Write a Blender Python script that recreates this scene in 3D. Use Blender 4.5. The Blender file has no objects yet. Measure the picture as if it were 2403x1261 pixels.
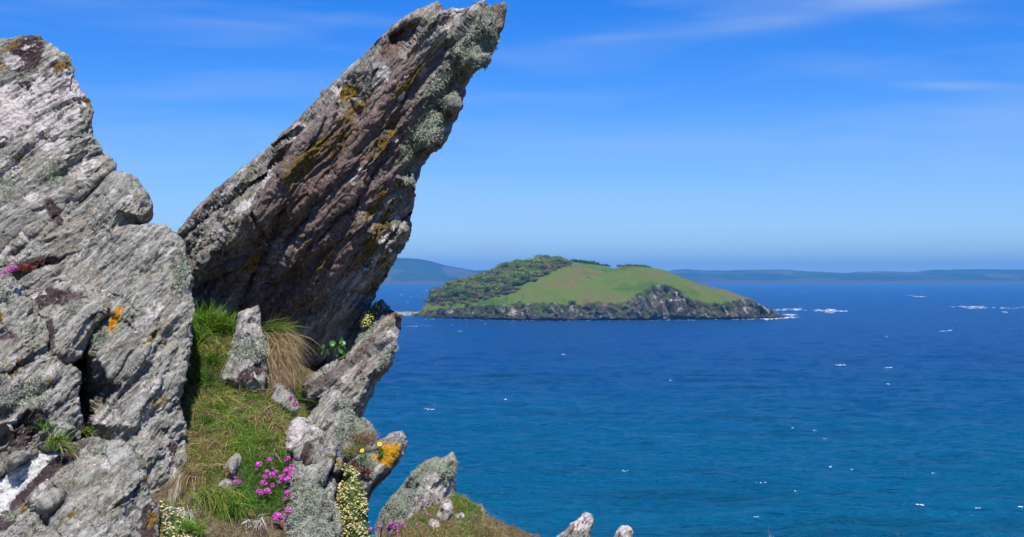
import bpy, math, random
import numpy as np
from mathutils import Vector
from mathutils.geometry import delaunay_2d_cdt

random.seed(7); RNG = np.random.default_rng(7)
scene = bpy.context.scene
col = scene.collection

# ------------------------------------------------------------------ camera
H, F, HOR, CX, CY = 30.0, 3000.0, 655.0, 1201.5, 630.5
PITCH = math.atan((HOR-CY)/F)
cd = bpy.data.cameras.new('camera'); cam = bpy.data.objects.new('camera', cd); col.objects.link(cam)
cam.location = (0, 0, H); cam.rotation_euler = (math.pi/2+PITCH, 0, 0)
cd.sensor_width = 36; cd.lens = F/2403*36; cd.clip_start = 0.05; cd.clip_end = 60000
cd.dof.use_dof = True; cd.dof.focus_distance = 5.2; cd.dof.aperture_fstop = 20
scene.camera = cam

# ------------------------------------------------------------------ light
SUN = Vector((0.06, -0.53, 0.845)).normalized()
EL = math.asin(SUN.z); AZ = math.atan2(SUN.x, SUN.y)
w = bpy.data.worlds.new('World'); scene.world = w; w.use_nodes = True
nt = w.node_tree; nt.nodes.clear(); N = nt.nodes.new; LK = nt.links.new
def M_(op, a, b=None, c=None, tree=None, clamp=False):
    t = tree or nt
    n = t.nodes.new('ShaderNodeMath'); n.operation = op; n.use_clamp = clamp
    for i, v in enumerate((a, b, c)):
        if v is None: continue
        if isinstance(v, (int, float)): n.inputs[i].default_value = v
        else: t.links.new(v, n.inputs[i])
    return n.outputs[0]
def srgb(r, g, b):
    f = lambda c: (c/255/12.92) if c/255 <= .04045 else ((c/255+.055)/1.055)**2.4
    return (f(r), f(g), f(b), 1)
sky = N('ShaderNodeTexSky'); sky.sky_type = 'NISHITA'; sky.sun_disc = False
sky.sun_elevation = EL; sky.sun_rotation = AZ
sky.altitude = 0; sky.air_density = 1.0; sky.dust_density = 0.0; sky.ozone_density = 6.0
hs = N('ShaderNodeHueSaturation'); hs.inputs['Saturation'].default_value = 1.42; hs.inputs['Hue'].default_value = 0.51
LK(sky.outputs[0], hs.inputs['Color'])
tint = N('ShaderNodeMix'); tint.data_type = 'RGBA'; tint.blend_type = 'MULTIPLY'; tint.inputs[0].default_value = 1
LK(hs.outputs[0], tint.inputs[6]); tint.inputs[7].default_value = (0.80, 0.93, 1.25, 1)
tc = N('ShaderNodeTexCoord'); sp = N('ShaderNodeSeparateXYZ'); LK(tc.outputs['Generated'], sp.inputs[0])
az = M_('ARCTAN2', sp.outputs[0], sp.outputs[1]); el = M_('ARCSINE', sp.outputs[2])
cmb = N('ShaderNodeCombineXYZ'); LK(M_('MULTIPLY', az, 2.2), cmb.inputs[0]); LK(M_('MULTIPLY', el, 17.0), cmb.inputs[1])
cn = N('ShaderNodeTexNoise'); cn.inputs['Scale'].default_value = 1.6; cn.inputs['Detail'].default_value = 7; cn.inputs['Distortion'].default_value = .35
LK(cmb.outputs[0], cn.inputs['Vector'])
soft = M_('MULTIPLY', M_('SUBTRACT', cn.outputs[0], .46, clamp=True), 1.1)
cmb2 = N('ShaderNodeCombineXYZ'); LK(M_('MULTIPLY', az, 9.0), cmb2.inputs[0]); LK(M_('MULTIPLY', el, 60.0), cmb2.inputs[1])
cn2 = N('ShaderNodeTexNoise'); cn2.inputs['Scale'].default_value = 1.3; cn2.inputs['Detail'].default_value = 8; cn2.inputs['Distortion'].default_value = .6
LK(cmb2.outputs[0], cn2.inputs['Vector'])
def wisp(px, py, lx, ly, slope, amt):
    a0 = (px-CX)/F; e0 = (HOR-py)/F
    da = M_('SUBTRACT', az, a0); de = M_('SUBTRACT', M_('SUBTRACT', el, e0), M_('MULTIPLY', da, slope))
    r = M_('ADD', M_('POWER', M_('ABSOLUTE', M_('DIVIDE', da, lx/F)), 2), M_('POWER', M_('ABSOLUTE', M_('DIVIDE', de, ly/F)), 2))
    g = M_('EXPONENT', M_('MULTIPLY', r, -1.0))
    return M_('MULTIPLY', M_('MULTIPLY', g, amt*1.7), M_('MULTIPLY', cn2.outputs[0], 1.5))
tot = M_('MULTIPLY', soft, .7)
for a in [(2060, 36, 130, 18, -.01, .22), (1760, 70, 230, 24, .05, .15), (1500, 92, 200, 12, .06, .10), (2220, 230, 140, 11, -.06, .15),
          (850, 58, 110, 14, -.03, .10), (560, 78, 180, 10, -.05, .06), (1950, 345, 650, 60, .01, .10), (1400, 470, 1200, 60, 0, .05), (400, 330, 500, 40, 0, .04),
          (1165, 578, 60, 9, 0, .12), (2270, 606, 90, 9, .03, .15), (2110, 612, 50, 8, 0, .10), (1800, 612, 120, 10, 0, .06)]:
    tot = M_('ADD', tot, wisp(*a))
mx = N('ShaderNodeMix'); mx.data_type = 'RGBA'; LK(M_('MINIMUM', tot, .8), mx.inputs[0]); LK(tint.outputs[2], mx.inputs[6])
mx.inputs[7].default_value = (5.0, 5.9, 7.0, 1)
bg = N('ShaderNodeBackground'); bg.inputs[1].default_value = 0.093; LK(mx.outputs[2], bg.inputs[0])
wo = N('ShaderNodeOutputWorld'); LK(bg.outputs[0], wo.inputs[0])
sd = bpy.data.lights.new('sun', 'SUN'); sd.energy = 5.0; sd.angle = math.radians(.53); sd.color = (1, .96, .9)
so = bpy.data.objects.new('sun', sd); col.objects.link(so); so.rotation_euler = (-SUN).to_track_quat('-Z', 'Y').to_euler(); so.location = (0, 0, 60)
vs = scene.view_settings; vs.view_transform = 'Standard'; vs.look = 'None'; vs.exposure = 0.35; vs.gamma = 1; vs.use_curve_mapping = False

# ------------------------------------------------------------------ helpers
CP, SP_ = math.cos(PITCH), math.sin(PITCH)
def P3(px, py, d):
    px = np.asarray(px, float); py = np.asarray(py, float); d = np.asarray(d, float)
    a = (px-CX)/F; b = (CY-py)/F
    return np.stack(np.broadcast_arrays(a*d, (CP-SP_*b)*d, H+(SP_+CP*b)*d), -1)
def PX(P):
    x, y, z = P[..., 0], P[..., 1], P[..., 2]-H
    d = y*CP+z*SP_; b = (-y*SP_+z*CP)/d
    return CX+x/d*F, CY-b*F, d
def hash3(i, j, k, s):
    h = (i.astype(np.uint32)*np.uint32(374761393) + j.astype(np.uint32)*np.uint32(668265263) + k.astype(np.uint32)*np.uint32(2147483647) + np.uint32((s*974634777) & 0xffffffff))
    h = (h ^ (h >> np.uint32(13)))*np.uint32(1274126177); h = h ^ (h >> np.uint32(16)); h = h*np.uint32(2246822519); return h ^ (h >> np.uint32(15))
def noise(P, s=0):
    P = np.asarray(P, float)
    if P.shape[-1] == 2: P = np.concatenate([P, np.full(P.shape[:-1]+(1,), .37)], -1)
    I = np.floor(P).astype(np.int64); f = P-I; u = f*f*f*(f*(f*6-15)+10)
    out = 0
    for c in range(8):
        o = np.array([c & 1, (c >> 1) & 1, c >> 2])
        J = (I+o) & 0xffffffff
        h = hash3(J[..., 0], J[..., 1], J[..., 2], s)
        g = np.stack([(h & 1023)/511.5-1, ((h >> np.uint32(10)) & 1023)/511.5-1, ((h >> np.uint32(20)) & 1023)/511.5-1], -1)
        wgt = np.prod(np.where(o, u, 1-u), -1)
        out = out+wgt*np.sum(g*(f-o), -1)
    return out
def fbm(P, o=4, s=0, g=.5, l=2.03):
    P = np.asarray(P, float); a = 1; t = 0
    for i in range(o): t = t+a*noise(P*l**i+i*17.3, s+i); a *= g
    return t
def ridged(P, o=3, s=0):
    P = np.asarray(P, float); a = 1; t = 0
    for i in range(o): t = t+a*(1-np.abs(noise(P*2.1**i+i*9.1, s+i))*2); a *= .5
    return t
def cells(P, s=0, tilt=1.0):
    """angular chips: every cell of space gets its own height and its own tilted facet"""
    P = np.asarray(P, float); I = np.floor(P).astype(np.int64); best = np.full(len(P), 1e9); h_ = np.zeros(len(P))
    for a in (-1, 0, 1):
        for b in (-1, 0, 1):
            for c in (-1, 0, 1):
                J = (I+[a, b, c]) & 0xffffffff; hh = hash3(J[:, 0], J[:, 1], J[:, 2], s); h2 = hash3(J[:, 0], J[:, 1], J[:, 2], s+77)
                ct = I+[a, b, c]+np.stack([(hh & 1023), (hh >> np.uint32(10)) & 1023, (hh >> np.uint32(20)) & 1023], -1)/1023.
                df = P-ct; d2 = (df**2).sum(1); m = d2 < best
                g = np.stack([(h2 & 1023), (h2 >> np.uint32(10)) & 1023, (h2 >> np.uint32(20)) & 1023], -1)/511.5-1
                val = g[:, 0]*.5+tilt*(df*g[:, [1, 2, 0]]).sum(1); h_ = np.where(m, val, h_); best = np.where(m, d2, best)
    return h_
def sstep(a, b, x):
    t = np.clip((x-a)/(b-a), 0, 1); return t*t*(3-2*t)
def tag(o, label=None, cat=None, group=None, kind=None):
    if label: o['label'] = label
    if cat: o['category'] = cat
    if group: o['group'] = group
    if kind: o['kind'] = kind
    return o
def link(name, V, Fc, mat, parent=None, origin=None, smooth=True, cols=None, attrs=None):
    V = np.asarray(V, np.float32); o0 = np.array(origin if origin is not None else (0, 0, 0), np.float32)
    V = V-o0
    me = bpy.data.meshes.new(name)
    if isinstance(Fc, np.ndarray):
        n, k = Fc.shape
        me.vertices.add(len(V)); me.vertices.foreach_set('co', V.ravel())
        me.loops.add(n*k); me.loops.foreach_set('vertex_index', Fc.astype(np.int32).ravel())
        me.polygons.add(n); me.polygons.foreach_set('loop_start', np.arange(0, n*k, k, dtype=np.int32))
        me.update(calc_edges=True); me.validate()
    else:
        me.from_pydata(V.tolist(), [], [list(f) for f in Fc]); me.update()
    me.polygons.foreach_set('use_smooth', np.full(len(me.polygons), smooth))
    if cols is not None:
        a = me.color_attributes.new('Col', 'FLOAT_COLOR', 'POINT')
        c = np.concatenate([cols, np.ones((len(cols), 1))], 1).astype(np.float32); a.data.foreach_set('color', c.ravel())
    for k, v in (attrs or {}).items():
        a = me.attributes.new(k, 'FLOAT', 'POINT'); a.data.foreach_set('value', np.asarray(v, np.float32))
    me.materials.append(mat)
    o = bpy.data.objects.new(name, me); col.objects.link(o); o.location = o0.tolist()
    if parent:
        o.parent = parent; o.location = (Vector(o0.tolist())-Vector(parent.location))
    return o
def empty(name, loc):
    o = bpy.data.objects.new(name, None); col.objects.link(o); o.location = tuple(float(v) for v in loc); o.empty_display_size = .05; return o

# ------------------------------------------------------------------ materials
class NT:
    def __init__(s, name):
        s.m = bpy.data.materials.new(name); s.m.use_nodes = True; s.t = s.m.node_tree; s.t.nodes.clear()
        s.out = s.t.nodes.new('ShaderNodeOutputMaterial')
        s.tc = s.t.nodes.new('ShaderNodeTexCoord').outputs['Object']
    def n(s, k): return s.t.nodes.new(k)
    def l(s, a, b): s.t.links.new(a, b)
    def math(s, op, a, b=None, c=None, clamp=False): return M_(op, a, b, c, s.t, clamp)
    def mapping(s, rot=(0, 0, 0), sc=(1, 1, 1), src=None):
        # rotate first, then scale
        r = s.n('ShaderNodeVectorRotate'); r.rotation_type = 'EULER_XYZ'; r.inputs['Rotation'].default_value = rot; s.l(src or s.tc, r.inputs['Vector'])
        m = s.n('ShaderNodeVectorMath'); m.operation = 'MULTIPLY'; s.l(r.outputs[0], m.inputs[0]); m.inputs[1].default_value = sc
        return m.outputs[0]
    def noise(s, scale, detail=4, rough=.55, vec=None, dist=0):
        n = s.n('ShaderNodeTexNoise'); n.inputs['Scale'].default_value = scale; n.inputs['Detail'].default_value = detail
        n.inputs['Roughness'].default_value = rough; n.inputs['Distortion'].default_value = dist; s.l(vec or s.tc, n.inputs['Vector']); return n.outputs[0]
    def voro(s, scale, vec=None, feat='F1'):
        n = s.n('ShaderNodeTexVoronoi'); n.feature = feat; n.inputs['Scale'].default_value = scale; s.l(vec or s.tc, n.inputs['Vector']); return n
    def ramp(s, f, stops):
        r = s.n('ShaderNodeValToRGB'); s.l(f, r.inputs[0]); e = r.color_ramp.elements
        while len(e) < len(stops): e.new(.5)
        for i, (p, c) in enumerate(stops): e[i].position = p; e[i].color = tuple(c)[:3]+(1,)
        return r.outputs[0]
    def mix(s, f, a, b, mode='MIX'):
        m = s.n('ShaderNodeMix'); m.data_type = 'RGBA'; m.blend_type = mode
        for i, v in ((0, f), (6, a), (7, b)):
            if isinstance(v, (int, float)): m.inputs[i].default_value = v
            elif isinstance(v, tuple): m.inputs[i].default_value = v[:3]+(1,)
            else: s.l(v, m.inputs[i])
        return m.outputs[2]
    def attr(s, name, color=False):
        a = s.n('ShaderNodeAttribute'); a.attribute_name = name; return a.outputs['Color' if color else 'Fac']
    def mask(s, zone, nz, k, thr, sharp):
        # (zone + k*(noise-.5) - thr)*sharp
        return s.math('MULTIPLY', s.math('SUBTRACT', s.math('ADD', zone, s.math('MULTIPLY', s.math('SUBTRACT', nz, .5), k)), thr), sharp, clamp=True)
    def bump(s, h, strength, dist, prev=None):
        b = s.n('ShaderNodeBump'); b.inputs['Strength'].default_value = strength; b.inputs['Distance'].default_value = dist; s.l(h, b.inputs['Height'])
        if prev is not None: s.l(prev, b.inputs['Normal'])
        return b.outputs[0]
    def bsdf(s, color, rough=.85, spec=.25, normal=None):
        p = s.n('ShaderNodeBsdfPrincipled')
        if isinstance(color, tuple): p.inputs['Base Color'].default_value = color[:3]+(1,)
        else: s.l(color, p.inputs['Base Color'])
        p.inputs['Roughness'].default_value = rough; p.inputs['Specular IOR Level'].default_value = spec
        if normal is not None: s.l(normal, p.inputs['Normal'])
        s.l(p.outputs[0], s.out.inputs[0]); return p

def rock_mat(name, fol, grey=((.13, .128, .11), (.33, .318, .275), (.55, .53, .465)), brown=(.085, .055, .055), streak=1.0):
    t = NT(name)
    fv = t.mapping((0, fol, 0), (1, 2.2, 4.5))
    st = t.noise(7, 8, .62, fv, .25); st2 = t.noise(26, 6, .65, fv, .2)
    iso = t.noise(38, 6, .7); big = t.noise(3.2, 4, .5); fine = t.noise(150, 3, .7)
    mixv = t.math('ADD', t.math('MULTIPLY', st, .55*streak), t.math('ADD', t.math('MULTIPLY', st2, .35*streak), t.math('MULTIPLY', iso, 1-.9*streak)))
    c = t.ramp(mixv, [(.36, grey[0]), (.50, grey[1]), (.62, grey[2])])
    # dark and pale bands along the layering
    l1 = t.noise(5.5, 9, .66, t.mapping((0, fol, 0), (1, 2.6, 6.5)), .35); l2 = t.noise(15, 7, .66, t.mapping((0, fol+.12, 0), (1, 2.2, 5)), .25)
    c = t.mix(t.math('MULTIPLY', t.mask(l1, l2, 1.5, .555, 10), .80*streak), c, (.045, .044, .036))
    c = t.mix(t.math('MULTIPLY', t.mask(l2, l1, -1.0, .54, 11), .62), c, (.68, .655, .59))
    ol_ = t.noise(4.2, 6, .6, None, .4); c = t.mix(t.math('MULTIPLY', t.mask(ol_, iso, 1.0, .53, 7), .42), c, (.25, .235, .12)); tn = t.noise(6.5, 6, .6, t.mapping((0, fol, 0), (1, 1.5, 1.8)), .5); c = t.mix(t.math('MULTIPLY', t.mask(tn, iso, 1.0, .57, 8), .5), c, (.40, .29, .21))
    # brown purple weathering
    brn = t.ramp(iso, [(.35, tuple(x*.55 for x in brown)), (.55, brown), (.72, tuple(min(1, x*2.1+.02) for x in brown))])
    c = t.mix(t.mask(t.attr('zb'), t.math('ADD', t.math('MULTIPLY', st, .5), t.math('MULTIPLY', st2, .5)), 2.2, .5, 3.0), c, brn)
    # warm brown stains everywhere, thin
    c = t.mix(t.math('MULTIPLY', t.mask(big, st, 1.2, .60, 4), .45), c, (.20, .135, .08))
    # pale crustose lichen speckle
    sp1 = t.noise(60, 5, .62, t.mapping((0, fol, 0), (1, 1.3, 1.7)))
    c = t.mix(t.math('MULTIPLY', t.mask(sp1, big, .35, .58, 16), .65), c, (.42, .43, .40))
    dk = t.noise(85, 4, .6)
    c = t.mix(t.math('MULTIPLY', t.mask(dk, big, -.3, .60, 14), .75), c, (.028, .027, .025))
    # zones
    pn = t.noise(26, 6, .6, None, .4)
    c = t.mix(t.mask(t.attr('zp'), pn, 2.4, .55, 9), c, t.ramp(t.noise(70, 4, .7), [(.33, (.36, .32, .30)), (.5, (.64, .575, .54)), (.7, (.80, .74, .70))]))
    c = t.mix(t.mask(t.attr('zg'), t.noise(55, 5, .65), 2.6, .55, 6), c, t.ramp(t.noise(120, 3, .7), [(.33, (.07, .08, .055)), (.5, (.25, .28, .20)), (.7, (.45, .48, .37))]))
    on = t.noise(34, 6, .68, t.mapping((0, fol, 0), (1, 1.5, 2.0)), .3)
    oc = t.ramp(t.noise(75, 4, .7), [(.35, (.05, .035, .012)), (.52, (.20, .125, .028)), (.70, (.40, .26, .055))])
    c = t.mix(t.mask(t.attr('zo'), on, 2.8, .50, 7), c, oc)
    c = t.mix(t.mask(t.attr('zy'), t.noise(60, 5, .7), 2.0, .5, 8), c, t.ramp(t.noise(110, 3, .7), [(.35, (.40, .17, .01)), (.6, (.75, .40, .02))]))
    c = t.mix(t.mask(t.attr('zw'), t.noise(45, 5, .7), 1.2, .5, 8), c, t.ramp(t.noise(90, 3, .7), [(.34, (.30, .29, .26)), (.43, (.62, .61, .58)), (.55, (.80, .79, .77))]))
    wd = t.voro(34, t.mapping((0, fol, 0), (1, 1.2, 1.5))); wsel = t.math('MULTIPLY', t.math('SUBTRACT', t.noise(9, 4, .6), .5), 6, clamp=True); c = t.mix(t.math('MULTIPLY', t.math('MULTIPLY', t.attr('zb'), wsel, clamp=True), t.math('MULTIPLY', t.math('SUBTRACT', .20, wd.outputs['Distance']), 14, clamp=True)), c, (.58, .56, .54))
    # yellow green map lichen dots
    c = t.mix(t.math('MULTIPLY', t.mask(t.noise(42, 3, .5), big, .5, .70, 14), .8), c, (.42, .45, .13))
    b = t.bump(t.noise(16, 9, .7, t.mapping((0, fol, 0), (1, 1.8, 2.8)), .2), .9, .022)
    b = t.bump(t.noise(70, 6, .7, t.mapping((0, fol, 0), (1, 1.6, 2.4))), .8, .010, b)
    b = t.bump(fine, .6, .004, b)
    t.bsdf(c, .88, .2, b)
    return t.m

def simple_mat(name, ramp_stops, scale, rough=.85, spec=.2, bumpd=0, bscale=None):
    t = NT(name); c = t.ramp(t.noise(scale, 5, .6), ramp_stops)
    b = t.bump(t.noise(bscale or scale*2, 5, .65), .8, bumpd) if bumpd else None
    t.bsdf(c, rough, spec, b); return t.m
def leaf_mat(name, trans=.3, rough=.55):
    t = NT(name); a = t.attr('Col', True)
    p = t.n('ShaderNodeBsdfPrincipled'); t.l(a, p.inputs['Base Color']); p.inputs['Roughness'].default_value = rough; p.inputs['Specular IOR Level'].default_value = .3
    tr = t.n('ShaderNodeBsdfTranslucent'); t.l(a, tr.inputs[0]); m = t.n('ShaderNodeMixShader'); m.inputs[0].default_value = trans
    t.l(p.outputs[0], m.inputs[1]); t.l(tr.outputs[0], m.inputs[2]); t.l(m.outputs[0], t.out.inputs[0]); return t.m

# ------------------------------------------------------------------ sea
def build_sea():
    ds = [22.0]
    while ds[-1] < 13000:
        d = ds[-1]; ds.append(d+max(.35 if d < 150 else 0, min(d*d/(H*F)*1.9, d*.12)))
    ds = np.array(ds)
    th = np.concatenate([np.linspace(-.92, -.5, 20)[:-1], np.linspace(-.5, .5, 900), np.linspace(.5, .92, 20)[1:]])
    D, T = np.meshgrid(ds, np.tan(th), indexing='ij')
    X = D*T; Y = D.copy()
    fade = np.clip(1-(D-200)/2200, .0, 1)
    sw = noise(np.stack([X*.035+Y*.012, Y*.085, X*0], -1), 3)*.55
    ch = fbm(np.stack([X*.10+Y*.05, Y*.26, X*0+3], -1), 3, 9)*.42
    c2 = fbm(np.stack([X*.38, Y*.75, X*0+7], -1), 2, 19)*.13
    Z = (sw+ch+c2)*fade*2.1
    nr, nc = D.shape; idx = np.arange(nr*nc).reshape(nr, nc)
    Q = np.stack([idx[:-1, :-1], idx[:-1, 1:], idx[1:, 1:], idx[1:, :-1]], -1).reshape(-1, 4)
    t = NT('sea_water')
    sx = t.n('ShaderNodeSeparateXYZ'); t.l(t.tc, sx.inputs[0])
    dist = sx.outputs[1]
    lg = t.noise(1, 4, .5, t.mapping((0, 0, .12), (.004, .010, .0)))
    far = t.math('ADD', t.math('MULTIPLY', t.math('LOGARITHM', dist, 10), 1.0), t.math('MULTIPLY', t.math('SUBTRACT', lg, .5), .45))
    c = t.ramp(t.math('MULTIPLY', t.math('SUBTRACT', far, 2.0), .5), [(.06, (.0002, .118, .225)), (.20, (.0002, .098, .225)), (.32, (.0002, .060, .20)), (.60, (.0002, .058, .21)), (.85, (.0002, .064, .23))])
    # darker green bands: wave faces with less sky reflection, painted into the water colour
    gr = t.noise(1, 5, .6, t.mapping((0, 0, .1), (.018, .06, 0)))
    c = t.mix(t.math('MULTIPLY', t.mask(gr, lg, .5, .53, 6), .5), c, (.0005, .045, .085))
    n1 = t.noise(1, 8, .6, t.mapping((0, 0, .25), (.22, .55, .4)), .3)
    n2 = t.noise(1, 6, .65, t.mapping((0, 0, -.15), (1.1, 2.0, 1)), .2)
    n3 = t.noise(1, 5, .6, t.mapping((0, 0, .12), (.045, .16, .1)), .3); b = t.bump(n3, 1.0, 5.0); b = t.bump(n1, 1.0, 2.4, b); b = t.bump(n2, .9, .45, b)
    p = t.bsdf(c, .30, .20, b); p.inputs['IOR'].default_value = 1.33
    o = link('sea', np.stack([X, Y, Z], -1).reshape(-1, 3), Q, t.m, origin=(0, 22, 0)); tag(o, kind='structure')
    # sea all the way round behind the camera
    r = 4500
    o = link('sea_bed', np.array([[-r*3, 10, -9], [r*3, 10, -9], [r*4, r*3, -9], [-r*4, r*3, -9]]), np.array([[0, 1, 2, 3]]), simple_mat('sand_bed', [(.3, (.01, .04, .08)), (.7, (.01, .05, .1))], .01)); tag(o, kind='structure')
build_sea()

foam_mat = simple_mat('foam', [(.36, (.28, .42, .52)), (.5, (.62, .70, .76)), (.62, (.85, .88, .90))], .5, .7, .2, .05)
def flecks(name, items):
    V = []; Fc = []
    frag = []
    for (px, py, wpx, hpx) in items:
        k = 1 if wpx < 4.5 else int(2+wpx/3.0)
        for j in range(k):
            q = random.random()
            frag.append((px+(0 if k == 1 else random.gauss(0, wpx*.26)), py+(0 if k == 1 else random.gauss(0, hpx*.16)), wpx*(.8 if k == 1 else random.uniform(.16, .55)), hpx*(.5 if k == 1 else random.uniform(.15, .6))))
    for (px, py, wpx, hpx) in frag:
        d = H*F/(py-HOR); c = P3(px, py, d); c[2] = .25; wx = wpx*d/F/2; wx *= .62; hz = max(.04, hpx*d/F*.16); wy = max(hz, hpx*d*d/(H*F)*.25)
        n = 12; b = len(V); sd_ = random.random()*50
        for r_, zz in ((1, -.3), (.75, .55), (.35, .95)):
            for k in range(n):
                a = k/n*2*math.pi; q = r_*(1+.35*math.sin(3*a+sd_)+.22*math.sin(5*a+sd_*2))
                V.append((c[0]+wx*q*math.cos(a), c[1]+wy*q*math.sin(a), c[2]+hz*zz*(1+.3*math.sin(2*a+sd_))-.1))
        for j in range(2):
            for k in range(n): Fc.append((b+j*n+k, b+j*n+(k+1) % n, b+(j+1)*n+(k+1) % n, b+(j+1)*n+k))
        Fc.append(tuple(b+2*n+k for k in range(n)))
    o = link(name, np.array(V), Fc, foam_mat); tag(o, kind='stuff'); return o
caps = [(1008, 962, 20, 6), (1974, 858, 22, 3.4), (2085, 864, 16, 3), (2083, 902, 9, 4), (1860, 1006, 8, 6), (1911, 1012, 6, 3.5), (1934, 1032, 7, 4),
        (1948, 1098, 8, 4), (1998, 1104, 7, 2.5), (2191, 1113, 8, 4), (2158, 1187, 19, 9), (1783, 1134, 18, 4), (1866, 1155, 7, 3.5), (1991, 1192, 8, 4),
        (1776, 1216, 12, 4), (2260, 1062, 10, 3), (2235, 1057, 10, 3), (2305, 1065, 8, 2.5), (1188, 939, 12, 3), (1206, 944, 6, 3), (1397, 889, 7, 3.5), (1323, 833, 9, 3.5),
        (1573, 894, 7, 4), (1466, 1108, 9, 4), (1081, 778, 9, 3), (1023, 856, 4, 3), (1378, 819, 4, 3), (1666, 988, 6, 3), (2344, 785, 10, 2.5), (2080, 791, 6, 3),
        (2157, 696, 6, 4), (2134, 694, 4, 3), (2356, 733, 9, 4), (1838, 919, 5, 3), (2215, 778, 12, 2.2), (2230, 776, 14, 2), (1885, 688, 4, 2), (1530, 830, 4, 2), (1576, 1028, 4, 2),
        (925, 713, 4, 3), (943, 692, 5, 4), (984, 691, 4, 3), (965, 698, 3, 2.5), (950, 682, 3, 2.5), (956, 710, 4, 3), (979, 715, 3, 3), (1001, 682, 4, 3), (912, 700, 3, 2.5), (2395, 1192, 16, 3), (2293, 1195, 12, 3)]
for _ in range(70):
    py = HOR+16+590*RNG.random()**1.5; px = 870+1560*RNG.random()
    caps.append((px, py, 1.2+2.6*RNG.random()**2, .6+.6*RNG.random()))
flecks('whitecaps', caps)
def foamline(name, pts, th, n, seed=1):
    it = []; r = random.Random(seed)
    for i in range(n):
        t = r.random()*(len(pts)-1); k = int(t); f = t-k
        x = pts[k][0]*(1-f)+pts[k+1][0]*f; y = pts[k][1]*(1-f)+pts[k+1][1]*f; s = th[k]*(1-f)+th[k+1]*f
        it.append((x+r.uniform(-4, 4), y+r.gauss(0, s*.35), 3+10*r.random()*max(.4, s/5), max(1.0, s*(.3+.5*r.random()))))
    return flecks(name, it)
foamline('breaking_waves', [(1740, 749), (1790, 749), (1820, 746), (1850, 743), (1876, 743)], [1.5, 4, 7, 7, 4], 90)
foamline('breaking_waves', [(1822, 728), (1870, 727), (1915, 729), (1950, 730), (1990, 731)], [3, 5, 3, 6, 2], 80, 2)
foamline('breaking_waves', [(2235, 721), (2270, 721), (2312, 723)], [2, 4.5, 3], 40, 3)
foamline('breaking_waves', [(2330, 722), (2360, 724), (2410, 723), (2440, 724)], [1.5, 2.5, 4, 3], 30, 4)
foamline('breaking_waves', [(990, 750), (1200, 753), (1450, 754), (1600, 752), (1740, 750)], [.7, .9, 1.1, .8, 1.6], 80, 5)
foamline('breaking_waves', [(920, 768), (960, 767), (1000, 766), (1150, 760)], [1, 2, 1.2, 1], 26, 6)

# ------------------------------------------------------------------ island
def lerp_tab(tab, x): return np.interp(x, [a for a, b in tab], [b for a, b in tab])
SHORE = [(960, 741), (985, 743), (1100, 748), (1200, 751), (1300, 752), (1500, 751), (1700, 749), (1800, 747.5), (1850, 746)]
CLIFF = [(960, 740), (985, 734), (1000, 722), (1040, 724), (1100, 722), (1140, 719), (1180, 722), (1230, 712), (1300, 716), (1350, 718), (1400, 713), (1440, 716), (1465, 713), (1488, 702), (1510, 686), (1534, 672), (1560, 668), (1582, 678), (1604, 696),
         (1625, 706), (1650, 711), (1690, 712), (1720, 706), (1742, 701), (1765, 707), (1790, 721), (1812, 733), (1828, 742), (1850, 746)]
RIDGE = [(960, 740), (983, 733), (990, 722), (1010, 706), (1030, 692), (1060, 676), (1100, 660), (1150, 644), (1200, 630), (1240, 621), (1290, 617), (1340, 616), (1400, 621), (1440, 628), (1465, 626), (1490, 625), (1520, 628), (1560, 639),
         (1600, 651), (1650, 668), (1700, 685), (1742, 699), (1765, 706), (1790, 719), (1812, 731), (1828, 741), (1850, 745)]
def island_pos(c, t):
    ys = lerp_tab(SHORE, c); yc = np.minimum(lerp_tab(CLIFF, c), ys-1); yr = np.minimum(lerp_tab(RIDGE, c), yc-.5)
    d_s = H*F/(ys-HOR); hc = (ys-yc)/F*d_s
    d_c = d_s+hc*.55+2; sz = np.clip((ys-yr)/125, 0.03, 1)
    d_r = np.maximum(d_s+40+125*sz, d_c+12); d_b = d_r+60+80*sz
    # t: 0..1 cliff, 1..2 slope, 2..3 back
    tc_ = np.clip(t, 0, 1); tsl = np.clip(t-1, 0, 1); tb = np.clip(t-2, 0, 1)
    y = ys+2+(yc-ys-2)*tc_+(yr-yc)*np.sin(tsl*math.pi/2)**.9
    d = d_s-2+(d_c-d_s+2)*tc_**1.3+(d_r-d_c)*tsl+0*tb
    P = P3(c, y, d)
    zr = P3(c, yr, d_r)
    back = np.stack([zr[..., 0], zr[..., 1]+(d_b-d_r)*tb, zr[..., 2]*(1-tb**1.6)-1.5*tb], -1)
    return np.where((t > 2)[..., None], back, P)
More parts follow.
